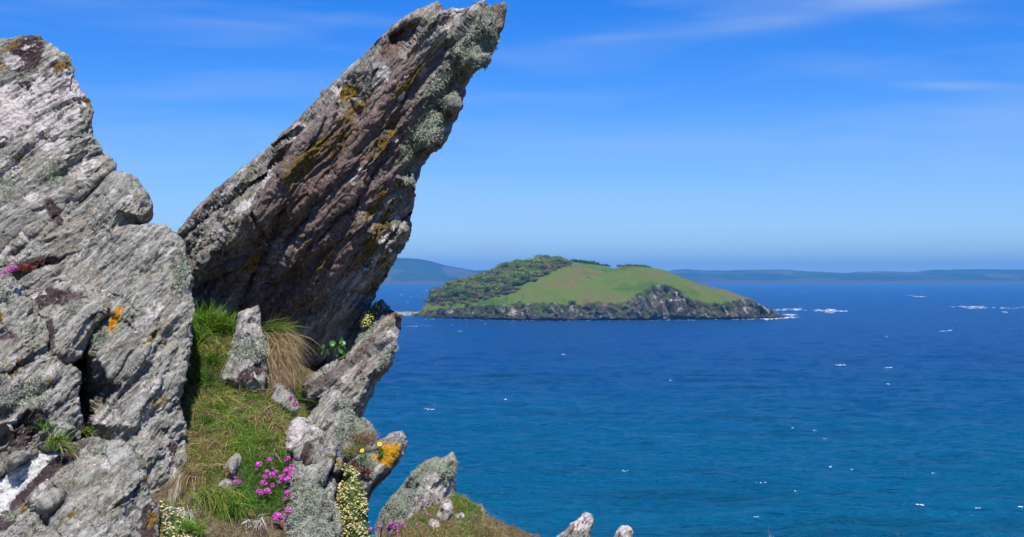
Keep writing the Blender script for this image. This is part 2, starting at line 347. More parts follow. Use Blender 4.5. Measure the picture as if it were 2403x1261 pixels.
def build_island():
    cs = np.arange(962, 1848, 1.6)
    ts = np.concatenate([np.linspace(0, 1, 26)[:-1], np.linspace(1, 2, 46)[:-1], np.linspace(2, 3, 16)])
    T, C = np.meshgrid(ts, cs, indexing='ij')
    P = island_pos(C, T)
    w_ = sstep(0, .15, T)*(1-sstep(.92, 1.25, T)); w2 = sstep(1.0, 1.3, T)
    g = ridged(np.stack([P[..., 0]*.055+P[..., 2]*.02, P[..., 2]*.03, P[..., 1]*.02], -1), 4, 5)-1.0
    g2 = fbm(P*.22, 4, 8)
    gul = np.exp(-((C-1548)/26)**2)*(.3+.7*w_)*(1-sstep(.8, 1.08, T))
    fade = sstep(962, 1010, C)*(1-sstep(1815, 1845, C))
    but = ridged(np.stack([P[..., 0]*.026+P[..., 2]*.012, P[..., 2]*.008, P[..., 1]*0], -1), 2, 51)-.8
    P[..., 1] -= fade*(w_*(g*5+g2*4.5+but*16))
    P[..., 1] += fade*gul*6
    P[..., 0] += fade*w_*fbm(P*.12+5, 3, 31)*5
    P[..., 2] += fade*(w_*g2*2.2+w2*fbm(P*.028, 5, 3)*3.4*(T < 2.4))
    nr, nc = T.shape; idx = np.arange(nr*nc).reshape(nr, nc)
    Q = np.stack([idx[:-1, :-1], idx[:-1, 1:], idx[1:, 1:], idx[1:, :-1]], -1).reshape(-1, 4)
    t = NT('island_land')
    geo = t.n('ShaderNodeNewGeometry'); gs = t.n('ShaderNodeSeparateXYZ'); t.l(geo.outputs['True Normal'], gs.inputs[0])
    ps = t.n('ShaderNodeSeparateXYZ'); t.l(geo.outputs['Position'], ps.inputs[0])
    pos = geo.outputs['Position']
    a = t.noise(.030, 7, .65, t.mapping((0, 0, 0), (1, .5, 1.6), pos), .5); b = t.noise(.09, 5, .6, pos); f = t.noise(.5, 5, .7, pos)
    grass = t.ramp(a, [(.36, (.035, .085, .015)), (.46, (.07, .125, .022)), (.55, (.085, .115, .035)), (.63, (.115, .098, .05)), (.72, (.06, .105, .022))])
    grass = t.mix(t.math('MULTIPLY', t.mask(b, f, .6, .51, 6), .6), grass, (.085, .082, .04))
    grass = t.mix(t.math('MULTIPLY', t.math('SUBTRACT', f, .3, clamp=True), .6), grass, (.055, .085, .02))
    rockc = t.ramp(t.noise(.20, 6, .68, t.mapping((0, .5, 0), (1, 1, .5), pos)), [(.40, (.018, .02, .016)), (.50, (.05, .046, .035)), (.58, (.13, .115, .09)), (.66, (.42, .38, .33))])
    mossy = t.mask(t.noise(.07, 4, .6, pos), f, .5, .46, 6)
    rockc = t.mix(t.math('MULTIPLY', mossy, .85), rockc, (.05, .075, .02))
    wet = t.math('SUBTRACT', 1, t.math('DIVIDE', t.math('ADD', ps.outputs[2], t.math('MULTIPLY', b, 3)), 5.5), clamp=True)
    rockc = t.mix(t.math('MULTIPLY', wet, 1.6, clamp=True), rockc, (.045, .032, .026))
    k = t.math('MULTIPLY', t.math('SUBTRACT', t.attr('rocky'), t.math('ADD', .20, t.math('MULTIPLY', t.math('SUBTRACT', b, .5), 1.4))), 7, clamp=True)
    c = t.mix(k, t.mix(1.0, grass, (1.38, 1.28, .85), 'MULTIPLY'), rockc)
    bb = t.bump(f, .9, 1.2)
    t.bsdf(c, .95, .1, bb)
    rocky = (1-sstep(.95, 1.06, T))*sstep(1000, 1120, C)*.75+.25*(1-sstep(.8, 1.05, T))
    tip = np.clip(sstep(1730, 1760, C)*(1-sstep(1.05, 1.35, T))+sstep(1765, 1800, C), 0, 1)
    rocky = np.maximum(rocky, tip); rocky[T > 2] *= .5
    o = link('island', P.reshape(-1, 3), Q, t.m, origin=P3(1400, 750, 1000)*[1, 1, 0], attrs={'rocky': rocky.ravel()}); tag(o, kind='structure')
build_island()

# reef spit and tip rocks
def lump(name, centre, size, mat, seed, label=None, cat=None, group=None, kind=None, parent=None, res=2):
    import bmesh
    bm = bmesh.new(); bmesh.ops.create_icosphere(bm, subdivisions=res, radius=1)
    V = np.array([v.co[:] for v in bm.verts]); Fc = np.array([[v.index for v in f.verts] for f in bm.faces]); bm.free()
    V = V*(1+.35*fbm(V*1.3+seed*3.1, 3, seed))[:, None]; V = V/np.maximum(1, np.abs(V).max(1)*1.05)[:, None]
    V = V*np.array(size)+np.array(centre)
    o = link(name, V, Fc, mat, parent, origin=(centre[0], centre[1], centre[2]-size[2]*.6), smooth=False); tag(o, label, cat, group, kind); return o
dark_rock = simple_mat('wet_dark_rock', [(.3, (.02, .02, .02)), (.6, (.09, .075, .065))], .4, .7, .3, .4, .8)
pale_rock = simple_mat('spit_rock', [(.35, (.10, .09, .08)), (.6, (.30, .28, .25))], .3, .9, .1, .3, .6)
V = []; cs = np.arange(880, 990, 2.0)
for c in cs:
    for k, (dy, z) in enumerate([(-6, -1), (-3, 1.0), (0, 2.6), (12, 3.0), (22, -1)]):
        yy = 741.0; d = H*F/(yy-HOR); p = P3(c, yy, d); n_ = noise(np.array([[c*.13, k*1.7, 0]]), 4)[0]
        V.append((p[0], p[1]+dy+n_*6, z+(n_*1.6 if 0 < k < 4 else 0)))
nc = 5; Q = np.array([[i*nc+k, (i+1)*nc+k, (i+1)*nc+k+1, i*nc+k+1] for i in range(len(cs)-1) for k in range(nc-1)])
tag(link('rocky_spit', np.array(V), Q, pale_rock, origin=P3(940, 741, 1040)*[1, 1, 0]), kind='structure')
for i, (px, py, wd, ht, lab) in enumerate([(1822, 743, 13, 9, 'black wave washed rock touching the pale tip of the island'), (1838, 745, 9, 5, 'low black rock farthest out in the surf off the island tip'),
        (1806, 741, 14, 8, 'broad black rock half behind the pale point of the island')]):
    d = H*F/(py-HOR)+4; p = P3(px, py, d); s = d/F
    lump('sea_rock', (p[0], p[1], .3), (wd*s, 5, ht*s), dark_rock, i+3, lab, 'rock')
shore_mat = simple_mat('shore_rock', [(.35, (.03, .028, .025)), (.5, (.12, .10, .08)), (.68, (.42, .38, .34))], .22, .9, .1, .4, .5)
V = []; Fc = []
for i in range(110):
    import bmesh
    c = 985+830*RNG.random(); ys = float(lerp_tab(SHORE, c)); d = H*F/(ys-HOR)+RNG.uniform(-3, 5); s = d/F
    bm = bmesh.new(); bmesh.ops.create_icosphere(bm, subdivisions=1, radius=1)
    v = np.array([q.co[:] for q in bm.verts]); f_ = [[q.index for q in f.verts] for f in bm.faces]; bm.free()
    v *= (1+.4*RNG.normal(size=(len(v), 1))*.5); b = len(V)
    p = P3(c, ys, d); r = RNG.uniform(2, 8)*s
    v = v*np.array([r*1.6, r*1.2, r*RNG.uniform(.5, 1.1)])+np.array([p[0], p[1], .3])
    V += v.tolist(); Fc += [[q+b for q in f] for f in f_]
tag(link('shore_boulders', np.array(V), Fc, shore_mat, smooth=False), kind='stuff')
# white bare slab edge on the meadow above the cliff
p = P3(1233, 712, 975)

# trees of the island wood
crown_mat = leaf_mat('foliage_far', .3, .8)
bark = simple_mat('bark', [(.3, (.05, .04, .03)), (.7, (.12, .10, .08))], 3, .9, .1)
def crown_mesh(seed, base, n=800):
    r = np.random.default_rng(seed)
    nb = 6; cen = np.concatenate([r.normal(0, .42, (nb, 2)), r.uniform(.45, .95, (nb, 1))], 1); rad = r.uniform(.38, .62, nb)
    k = r.integers(0, nb, n); dv = r.normal(size=(n, 3)); dv /= np.linalg.norm(dv, axis=1)[:, None]
    P = cen[k]+dv*(rad[k]*r.uniform(.55, 1.0, n))[:, None]; P[:, 2] = np.maximum(P[:, 2], .08)
    a = r.normal(size=(n, 3)); a -= dv*np.sum(a*dv, 1)[:, None]*.8; a /= np.linalg.norm(a, axis=1)[:, None]; b = np.cross(dv, a)
    s = r.uniform(.06, .12, n)[:, None]
    V = np.stack([P-a*s-b*s*.6, P+a*s-b*s*.6, P+b*s*.9+dv*s*.3], 1).reshape(-1, 3)
    c = np.array(base)*(0.75+.5*r.random((n, 1)))*np.array([1, 1, 1])+r.normal(0, .004, (n, 3))
    return V, np.arange(n*3).reshape(-1, 3), np.repeat(np.clip(c, .002, 1), 3, 0)
kinds = [((.16, .21, .04), 'mid green'), ((.095, .145, .035), 'dark green'), ((.20, .18, .07), 'olive brown'), ((.22, .28, .05), 'bright yellowish green')]
protos = []
for ki, (bc, nm) in enumerate(kinds):
    for q in range(2):
        V, Fc, cc = crown_mesh(ki*10+q, bc)
        protos.append((ki, V, Fc, cc))
import bmesh
meshes = []
for ki, V, Fc, cc in protos:
    o = link('crown', V, Fc, crown_mat, cols=cc, smooth=False); meshes.append((ki, o.data)); bpy.data.objects.remove(o)
bm = bmesh.new(); bmesh.ops.create_cone(bm, cap_ends=True, segments=6, radius1=.07, radius2=.035, depth=.8); trunk_me = bpy.data.meshes.new('trunk'); bm.to_mesh(trunk_me); bm.free(); trunk_me.materials.append(bark)
WOODLOW = [(985, 724), (1000, 716), (1060, 712), (1110, 706), (1160, 694), (1200, 686), (1230, 668), (1270, 650), (1300, 638), (1330, 622), (1345, 618)]
def tree_at(c, ypx, h, ki, label, group, name='island_tree'):
    yc = float(lerp_tab(CLIFF, c)); yr = float(lerp_tab(RIDGE, c)); f = np.clip((yc-ypx)/max(yc-yr, .5), 0, 1)
    ts_ = math.asin(min(1, f**(1/.9)))/(math.pi/2)
    p = island_pos(np.array(c), np.array(1+ts_))
    r = empty(name, p); tag(r, label, 'tree', group)
    me = random.choice([m for k, m in meshes if k == ki]); w_ = h*random.uniform(.8, 1.15)
    a = bpy.data.objects.new('crown', me); col.objects.link(a); a.parent = r; a.scale = (w_, w_, h*.68); a.location = (0, 0, h*.08); a.rotation_euler = (0, 0, random.random()*6.3)
    b = bpy.data.objects.new('trunk', trunk_me); col.objects.link(b); b.parent = r; b.scale = (h, h, h*.7); b.location = (0, 0, h*.25)
    return r
LAB = ['mid green rounded tree standing in the wood on the left of the island', 'dark green tree standing in the wood on the left of the island', 'olive brown tree coming into leaf in the wood on the left of the island', 'bright yellowish green tree in the wood on the left of the island']
cnt = 0; placed = []
for i in range(4000):
    if cnt >= 190: break
    c = random.uniform(1000, 1345); lo = float(lerp_tab(WOODLOW, c)); hi = float(lerp_tab(RIDGE, c))+1
    if hi > lo: continue
    y = random.uniform(hi, lo)
    if any(abs(c-a) < 8 and abs(y-b) < 2.7 for a, b in placed): continue
    placed.append((c, y)); edge = (lo-y) < 6
    ki = random.choice([2, 2, 1]) if edge else random.choice([0, 0, 1, 3, 0, 2])
    fr = (y-hi)/max(lo-hi, 1); kn = kinds[ki][1]
    where = 'at the left end of the wood' if c < 1070 else 'on the skyline of the wood' if fr < .2 else 'on the lower edge of the wood' if edge else 'deep in the wood' if c < 1220 else 'in the wood below the summit'
    tree_at(c, y, random.uniform(2.8, 4.6) if edge else random.uniform(3.8, 8.2), ki, '%s tree %s on the island' % (kn, where), 'trees of the island wood'); cnt += 1
# bushes: crest of the island and meadow edge
for c in np.arange(1352, 1432, 6.0):
    tree_at(c, float(lerp_tab(RIDGE, c))+1, random.uniform(1.6, 4.0)*(1-.5*(c-1352)/90)+.3, 1, 'low dark bush on the crest of the island above the meadow', 'bushes on the island crest', 'island_bush')['category'] = 'bush'
for c in np.arange(1452, 1530, 6.0):
    tree_at(c, float(lerp_tab(RIDGE, c))+1, random.uniform(1.8, 2.8), 2, 'low brown bush on the right hand knoll of the island', 'bushes on the island knoll', 'island_bush')['category'] = 'bush'
for k in range(34):
    c = random.uniform(1000, 1260); y = float(lerp_tab(WOODLOW, c))+random.uniform(2, 7)
    if y > float(lerp_tab(CLIFF, c))-3: continue
    tree_at(c, y, random.uniform(2, 3.4), 2, 'low brown scrub bush below the edge of the island wood', 'scrub below the island wood', 'island_bush')['category'] = 'bush'
for c, y in [(1340, 715), (1100, 722), (1060, 724)]:
    tree_at(c, min(y, float(lerp_tab(CLIFF, c))-1), random.uniform(2.2, 3.6), 1, 'dark green bush clinging to the top of the island cliff', 'bushes on the island cliff top', 'island_bush')['category'] = 'bush'

# ------------------------------------------------------------------ far coast
def coast(name, prof, ysh, depth, seed):
    xs = [a for a, b in prof]; cs = np.linspace(xs[0], xs[-1], 420); d0 = H*F/(ysh-HOR)
    ts = np.array([0, .05, .15, .3, .45, .6, .75, .9, 1, 1.3, 2]); T, C = np.meshgrid(ts, cs, indexing='ij')
    yr = np.interp(C, xs, [b for a, b in prof])+noise(np.stack([C*.06, C*0, C*0], -1), seed)*2.0+noise(np.stack([C*.35, C*0, C*0], -1), seed+2)*1.2
    tt = np.clip(T, 0, 1); y = ysh+1+(yr-ysh-1)*np.clip(np.where(tt < .05, tt*3, .15+.85*((tt-.05)/.95)**.8), 0, 1)
    y = y+(noise(np.stack([C*.05, T*2, C*0], -1), seed+5)*3*np.sin(tt*math.pi))
    y = np.minimum(y, ysh+1); d = d0+depth*tt
    P = P3(C, y, d); bk = T > 1
    P[..., 1] += np.where(bk, (T-1)*depth, 0); P[..., 2] *= np.where(bk, np.maximum(0, 1-(T-1)), 1)
    nr, nc = T.shape; idx = np.arange(nr*nc).reshape(nr, nc)
    Q = np.stack([idx[:-1, :-1], idx[:-1, 1:], idx[1:, 1:], idx[1:, :-1]], -1).reshape(-1, 4)
    tag(link(name, P.reshape(-1, 3), Q, coast_mat, origin=(float((cs.mean()-CX)/F*d0), d0, 0)), kind='structure')
t = NT('coast_land'); geo = t.n('ShaderNodeNewGeometry'); pos = geo.outputs['Position']; ps = t.n('ShaderNodeSeparateXYZ'); t.l(pos, ps.inputs[0])
vv = t.voro(.0045, t.mapping((0, 0, 0), (1, .7, 1), pos)); cs_ = t.n('ShaderNodeSeparateColor'); t.l(vv.outputs['Color'], cs_.inputs[0])
fld = t.ramp(cs_.outputs[0], [(.2, (.008, .018, .010)), (.45, (.018, .045, .015)), (.7, (.03, .06, .022)), (.92, (.09, .08, .055))])
fld = t.mix(t.math('MULTIPLY', t.mask(t.noise(.004, 5, .6, pos), t.noise(.02, 4, .6, pos), .5, .5, 8), .85), fld, (.010, .02, .012))
cl = t.math('SUBTRACT', 1, t.math('DIVIDE', ps.outputs[2], t.math('MULTIPLY', t.noise(.003, 4, .6, pos), 44)), clamp=True)
t.bsdf(t.mix(t.math('MULTIPLY', cl, 4, clamp=True), fld, (.065, .05, .045)), .95, .05)
coast_mat = t.m
coast('far_headland', [(-1400, 640), (0, 630), (500, 622), (700, 612), (860, 606), (925, 605), (945, 606), (985, 608), (1010, 613), (1040, 622), (1075, 628), (1110, 634), (1140, 639), (1200, 650), (1290, 666)], 668.6, 900, 11)
coast('far_coast', [(1040, 640), (1130, 634), (1160, 635), (1250, 640), (1500, 642), (1555, 638), (1580, 634), (1612, 632), (1650, 634.5), (1700, 635.5), (1760, 634), (1830, 633), (1900, 637), (1985, 641), (2020, 638), (2080, 637), (2140, 639),
        (2180, 634), (2300, 632), (2403, 633), (2900, 628), (4000, 640)], 667.2, 1300, 23)

# ------------------------------------------------------------------ haze
def haze():
    x0, x1, y0, y1, z0, z1 = -24000, 24000, -400, 17500, -12, 250
    V = np.array([(x, y, z) for x in (x0, x1) for y in (y0, y1) for z in (z0, z1)])
    Fc = [(0, 1, 3, 2), (4, 6, 7, 5), (0, 4, 5, 1), (2, 3, 7, 6), (0, 2, 6, 4), (1, 5, 7, 3)]
    m = bpy.data.materials.new('haze_air'); m.use_nodes = True; n = m.node_tree; n.nodes.clear()
    o_ = n.nodes.new('ShaderNodeOutputMaterial'); v = n.nodes.new('ShaderNodeVolumePrincipled')
    v.inputs['Color'].default_value = HAZE_COL; v.inputs['Density'].default_value = HAZE_D; v.inputs['Anisotropy'].default_value = .0
    n.links.new(v.outputs[0], o_.inputs['Volume'])
    tag(link('haze', V, Fc, m, smooth=False), kind='stuff')
HAZE_COL = (.15, .51, 1.0, 1); HAZE_D = 1.22e-4
haze()

# ------------------------------------------------------------------ rocks
def refine_outline(pts, step, jit, seed):
    pts = np.array([p[:2] for p in pts], float); out = []
    n = len(pts)
    for i in range(n):
        a, b = pts[i], pts[(i+1) % n]; L = np.linalg.norm(b-a); k = max(1, int(round(L/step)))
        for j in range(k): out.append(a+(b-a)*j/k)
    out = np.array(out); nx = np.roll(out, -1, 0)-np.roll(out, 1, 0); nx /= np.linalg.norm(nx, axis=1)[:, None]+1e-9
    nn = np.stack([nx[:, 1], -nx[:, 0]], 1)
    r = noise(np.concatenate([out/22, np.full((len(out), 1), seed*.7)], 1), seed)*jit+noise(np.concatenate([out/7.5, np.full((len(out), 1), seed*.7)], 1), seed+1)*jit*.55
    return out+nn*r[:, None]
def in_poly(Q, poly):
    x, y = Q[:, 0], Q[:, 1]; ins = np.zeros(len(Q), bool); n = len(poly)
    for i in range(n):
        x1, y1 = poly[i][:2]; x2, y2 = poly[(i+1) % n][:2]
        if y1 == y2: continue
        c = ((y1 > y) != (y2 > y)) & (x < (x2-x1)*(y-y1)/(y2-y1)+x1); ins ^= c
    return ins
def dist_poly(Q, poly):
    A = np.array(poly); A = np.concatenate([A, (A+np.roll(A, -1, 0))/2]).astype(np.float32); o = A.mean(0); A = A-o; Q = (np.asarray(Q)-o).astype(np.float32); a2 = (A**2).sum(1)
    out = np.zeros(len(Q))
    for s in range(0, len(Q), 8000):
        q = Q[s:s+8000]; out[s:s+8000] = np.sqrt(np.maximum(0, (a2[None]-2*q@A.T).min(1)+(q**2).sum(1)))
    return out
def tri_depth(ctrl, Q):
    pts = np.array([c[:2] for c in ctrl], float); v = np.array([c[2] for c in ctrl], float)
    r = delaunay_2d_cdt([Vector(p) for p in pts], [], [], 0, 1e-5); tv = np.array([p[:] for p in r[0]])
    orig = r[3]; tvv = np.array([v[o[0]] for o in orig])
    out = np.full(len(Q), np.nan)
    for f in r[2]:
        a, b, c = (tv[i] for i in f); d = (b[1]-c[1])*(a[0]-c[0])+(c[0]-b[0])*(a[1]-c[1])
        if abs(d) < 1e-9: continue
        w1 = ((b[1]-c[1])*(Q[:, 0]-c[0])+(c[0]-b[0])*(Q[:, 1]-c[1]))/d; w2 = ((c[1]-a[1])*(Q[:, 0]-c[0])+(a[0]-c[0])*(Q[:, 1]-c[1]))/d; w3 = 1-w1-w2
        m = (w1 >= -1e-6) & (w2 >= -1e-6) & (w3 >= -1e-6); out[m] = (w1*tvv[f[0]]+w2*tvv[f[1]]+w3*tvv[f[2]])[m]
    bad = np.isnan(out)
    if bad.any():
        D = ((Q[bad][:, None]-pts[None])**2).sum(-1)+60; w_ = 1/D**2; out[bad] = (w_*v).sum(1)/w_.sum(1)
    return out
def blobs(Q, lst, warp=None):
    out = np.zeros(len(Q)); W = Q if warp is None else Q+warp
    for (x, y, rx, ry, ang, a) in lst:
        c, s = math.cos(math.radians(ang)), math.sin(math.radians(ang)); dx = W[:, 0]-x; dy = -(W[:, 1]-y)
        u = (dx*c+dy*s)/rx; v = (-dx*s+dy*c)/ry; out = np.maximum(out, a*np.exp(-(u*u+v*v)**1.5*.7))
    return out
def normals(V, T):
    n = np.zeros_like(V); a = np.cross(V[T[:, 1]]-V[T[:, 0]], V[T[:, 2]]-V[T[:, 0]])
    for k in range(3): np.add.at(n, T[:, k], a)
    return n/(np.linalg.norm(n, axis=1)[:, None]+1e-12)
ROCKS = {}
def rock(key, name, label, outline, ctrl, thick, fol, mat, seed, zones=None, spacing=4.6, jit=3.0, drop=.10, rim=16, amp=(.022, .030, .010, .004), cracks=(), dents=(), cat='rock', kind=None, parent=None, steps=5.0, back=.75, lichen=0, group=None):
    """outline in photograph pixels, ctrl = (px,py,distance) of its front planes, fol = dip of the layering in degrees"""
    ol = refine_outline(outline, spacing, jit, seed)
    x0, y0 = ol.min(0); x1, y1 = ol.max(0)
    gx = np.arange(x0, x1, spacing); gy = np.arange(y0, y1, spacing*.866)
    G = np.array([(x+(spacing/2 if j % 2 else 0), y) for j, y in enumerate(gy) for x in gx]); G = G+RNG.uniform(-.22, .22, G.shape)*spacing
    G = G[in_poly(G, ol)]; G = G[dist_poly(G, ol) > spacing*.62]
    vs_ = np.concatenate([ol, G]); n0 = len(ol)
    r = delaunay_2d_cdt([Vector(v) for v in vs_], [], [list(range(n0))], 1, 1e-6)
    Q = np.array([p[:] for p in r[0]]); T = np.array([list(f) for f in r[2]])
    # split once
    E = np.sort(np.concatenate([T[:, [0, 1]], T[:, [1, 2]], T[:, [2, 0]]]), 1); U, inv = np.unique(E, axis=0, return_inverse=True); inv = inv.ravel()
    m = len(T); e0, e1, e2 = inv[:m]+len(Q), inv[m:2*m]+len(Q), inv[2*m:]+len(Q)
    Q = np.concatenate([Q, (Q[U[:, 0]]+Q[U[:, 1]])/2])
    T = np.concatenate([np.stack(a, 1) for a in ((T[:, 0], e0, e2), (e0, T[:, 1], e1), (e2, e1, T[:, 2]), (e0, e1, e2))])
    a_ = Q[T[:, 1]]-Q[T[:, 0]]; b_ = Q[T[:, 2]]-Q[T[:, 0]]; ori = a_[:, 0]*b_[:, 1]-a_[:, 1]*b_[:, 0]; fl = ori > 0; T[fl] = T[fl][:, [0, 2, 1]]   # facing the viewer
    # boundary loop
    he = {}
    allE = set(map(tuple, np.concatenate([T[:, [0, 1]], T[:, [1, 2]], T[:, [2, 0]]]).tolist()))
    for a, b in allE:
        if (b, a) not in allE: he[a] = b
    st = next(iter(he)); loop = [st]
    while he[loop[-1]] != st and len(loop) < len(he)+2: loop.append(he[loop[-1]])
    loop = np.array(loop)
    dist = dist_poly(Q, ol)
    dist[loop] = 0
    W3 = np.concatenate([Q, np.full((len(Q), 1), seed*3.7)], 1)
    cf, sf = math.cos(math.radians(fol)), math.sin(math.radians(fol))
    warp = np.stack([noise(W3/55, seed+40)*16+noise(W3/18, seed+41)*6, noise(W3/55, seed+42)*16+noise(W3/18, seed+43)*6], 1)
    base = tri_depth([c for c in ctrl], Q)*0
    cpts = list(ctrl)
    ca = np.array(ctrl, float)
    for p in outline[::1]:
        D = ((ca[:, :2]-np.array(p[:2]))**2).sum(1)+100; k = 1/D**1.5; dd = (k*ca[:, 2]).sum()/k.sum()
        cpts.append((p[0], p[1], (p[2] if len(p) > 2 else dd+drop)))
    base = (tri_depth(cpts, Q+warp*.8)+tri_depth(cpts, Q+warp*.8+[5, 3])+tri_depth(cpts, Q+warp*.8-[4, 5]))/3
    t = np.clip(1-dist/rim, 0, 1); mpp = float(ca[:, 2].mean())/F
    base = base+rim*mpp*1.1*(1-np.sqrt(np.maximum(0, 1-t*t)))
    u = (Q[:, 0]*cf-Q[:, 1]*sf)*mpp; v = (Q[:, 0]*sf+Q[:, 1]*cf)*mpp      # along and across layering, metres
    for (pts, wd, dp) in cracks:
        dmin = np.full(len(Q), 1e9); P_ = np.array(pts, float); WQ = Q+warp*.35
        for i in range(len(P_)-1):
            ab = P_[i+1]-P_[i]; tt = np.clip(((WQ-P_[i])@ab)/(ab@ab), 0, 1); dmin = np.minimum(dmin, np.linalg.norm(WQ-P_[i]-tt[:, None]*ab, axis=1))
        wv = wd*(.7+.6*np.clip(noise(W3/25, seed+50)+.5, 0, 1)); base += dp*np.exp(-(dmin/wv)**4)
    if len(dents): base += sum(blobs(Q, [d_[:5]+(1.0,)], warp*.5)*d_[5] for d_ in dents)
    V = P3(Q[:, 0], Q[:, 1], base)
    # back rings
    c0 = V.mean(0); fw = np.array([0, CP, SP_]); rings = []; base_ring = V[loop]; n = len(V); VV = [V]; TT = [T]; prev = loop; L = len(loop)
    d0_ = PX(base_ring)[2]; dmed = float(np.median(d0_))
    for k in range(1, 9):
        th = k/8*math.pi/2; s_ = math.sin(th); ring = base_ring+(c0-base_ring)*((1-math.cos(th))*back)
        dt = d0_+thick*s_; dt = dt*(1-.45*s_)+(dmed+thick*s_)*.45*s_
        ring = np.array([0, 0, H])+(ring-np.array([0, 0, H]))*(dt/d0_)[:, None]
        ids = np.arange(n, n+L); n += L; VV.append(ring); p2, i2 = np.roll(prev, -1), np.roll(ids, -1)
        TT.append(np.stack([prev, ids, p2], 1)); TT.append(np.stack([p2, ids, i2], 1)); prev = ids
    VV.append(VV[-1].mean(0)[None]); TT.append(np.stack([prev, np.full(L, n), np.roll(prev, -1)], 1))
    V = np.concatenate(VV); T = np.concatenate(TT)
    nf = len(Q)
    N_ = normals(V, T)
    # rock relief in the layering frame
    X = V-P3(CX, CY, 5); uu = X[:, 0]*cf+X[:, 2]*sf; vv = -X[:, 0]*sf+X[:, 2]*cf; ww = X[:, 1]
    S = np.stack([uu, vv, ww], -1)+seed*1.37
    S = S+np.stack([noise(S*3, seed+60), noise(S*3, seed+61), noise(S*3, seed+62)], -1)*.028
    A1, A2, A3, A4 = amp
    tr = fbm(S*[1.5, 9, 4.5], 4, seed+2)*steps; ter = (np.floor(tr)+sstep(.36, .54, tr-np.floor(tr)))/steps
    tr2 = fbm(S*[4.2, 22, 12], 2, seed+12)*3; ter2 = (np.floor(tr2)+sstep(.32, .55, tr2-np.floor(tr2)))/3
    h = A1*fbm(S*[1.5, 3.6, 3], 3, seed)*1.25+A2*ter*1.75+A3*(ter2*1.9+ridged(S*[7, 38, 20], 3, seed+5)*1.1-1.1)+A4*(fbm(S*[45, 90, 70], 2, seed+7)*2.0)
    damp = np.ones(len(V)); damp[:nf] = .35+.65*sstep(0, rim*.9, dist); damp[nf:] = .5
    S0 = S-0; c1 = cells(S0*[1.3, 9, 5], seed+31); c2_ = cells(S0*[3.0, 24, 14], seed+32); c3 = cells(S0*[9, 50, 34], seed+33)
    h = h*.62+(A2*.62+.004)*c1+(A3*.9+.0015)*c2_+A4*.9*c3
    hmask = np.where(h > 0, damp, damp*.9+.1)
    V = V+N_*(h*hmask)[:, None]
    at = {}
    zw = np.zeros(len(V))
    for z in ('zb', 'zp', 'zg', 'zo', 'zy', 'zw'):
        a = np.zeros(len(V)); zl = (zones or {}).get(z)
        if zl: a[:nf] = blobs(Q, zl, warp*.5); a[nf:] = np.tile(a[loop], (len(V)-nf)//L+1)[:len(V)-nf]
        at[z] = a
    org = V.mean(0).copy(); org[2] = V[:, 2].min()
    o = link(name, V, T, mat, parent, origin=org, attrs=at); tag(o, label, cat if not parent else None, group, kind)
    N2 = normals(V[:], T)
    ROCKS[key] = dict(o=o, V=V, N=N2, Q=Q, nf=nf, at=at)
    return o

R_ = math.radians
grey = rock_mat('schist_grey', R_(48))
tower = rock_mat('schist_tower', R_(36), grey=((.15, .145, .12), (.32, .305, .265), (.48, .46, .42)), streak=.7)
slabm = rock_mat('schist_slab', R_(50), grey=((.10, .092, .08), (.26, .245, .22), (.48, .465, .43)), brown=(.225, .155, .132), streak=1.1)
blockm = rock_mat('schist_block', R_(46), grey=((.11, .10, .09), (.27, .25, .225), (.46, .44, .40)), brown=(.17, .12, .11))
palem = rock_mat('schist_pale', R_(62), grey=((.19, .18, .165), (.40, .375, .345), (.62, .59, .55)), streak=.8)
quartz = simple_mat('quartz', [(.33, (.34, .33, .30)), (.42, (.66, .65, .62)), (.52, (.80, .79, .77))], 42, .8, .2, .014, 55)

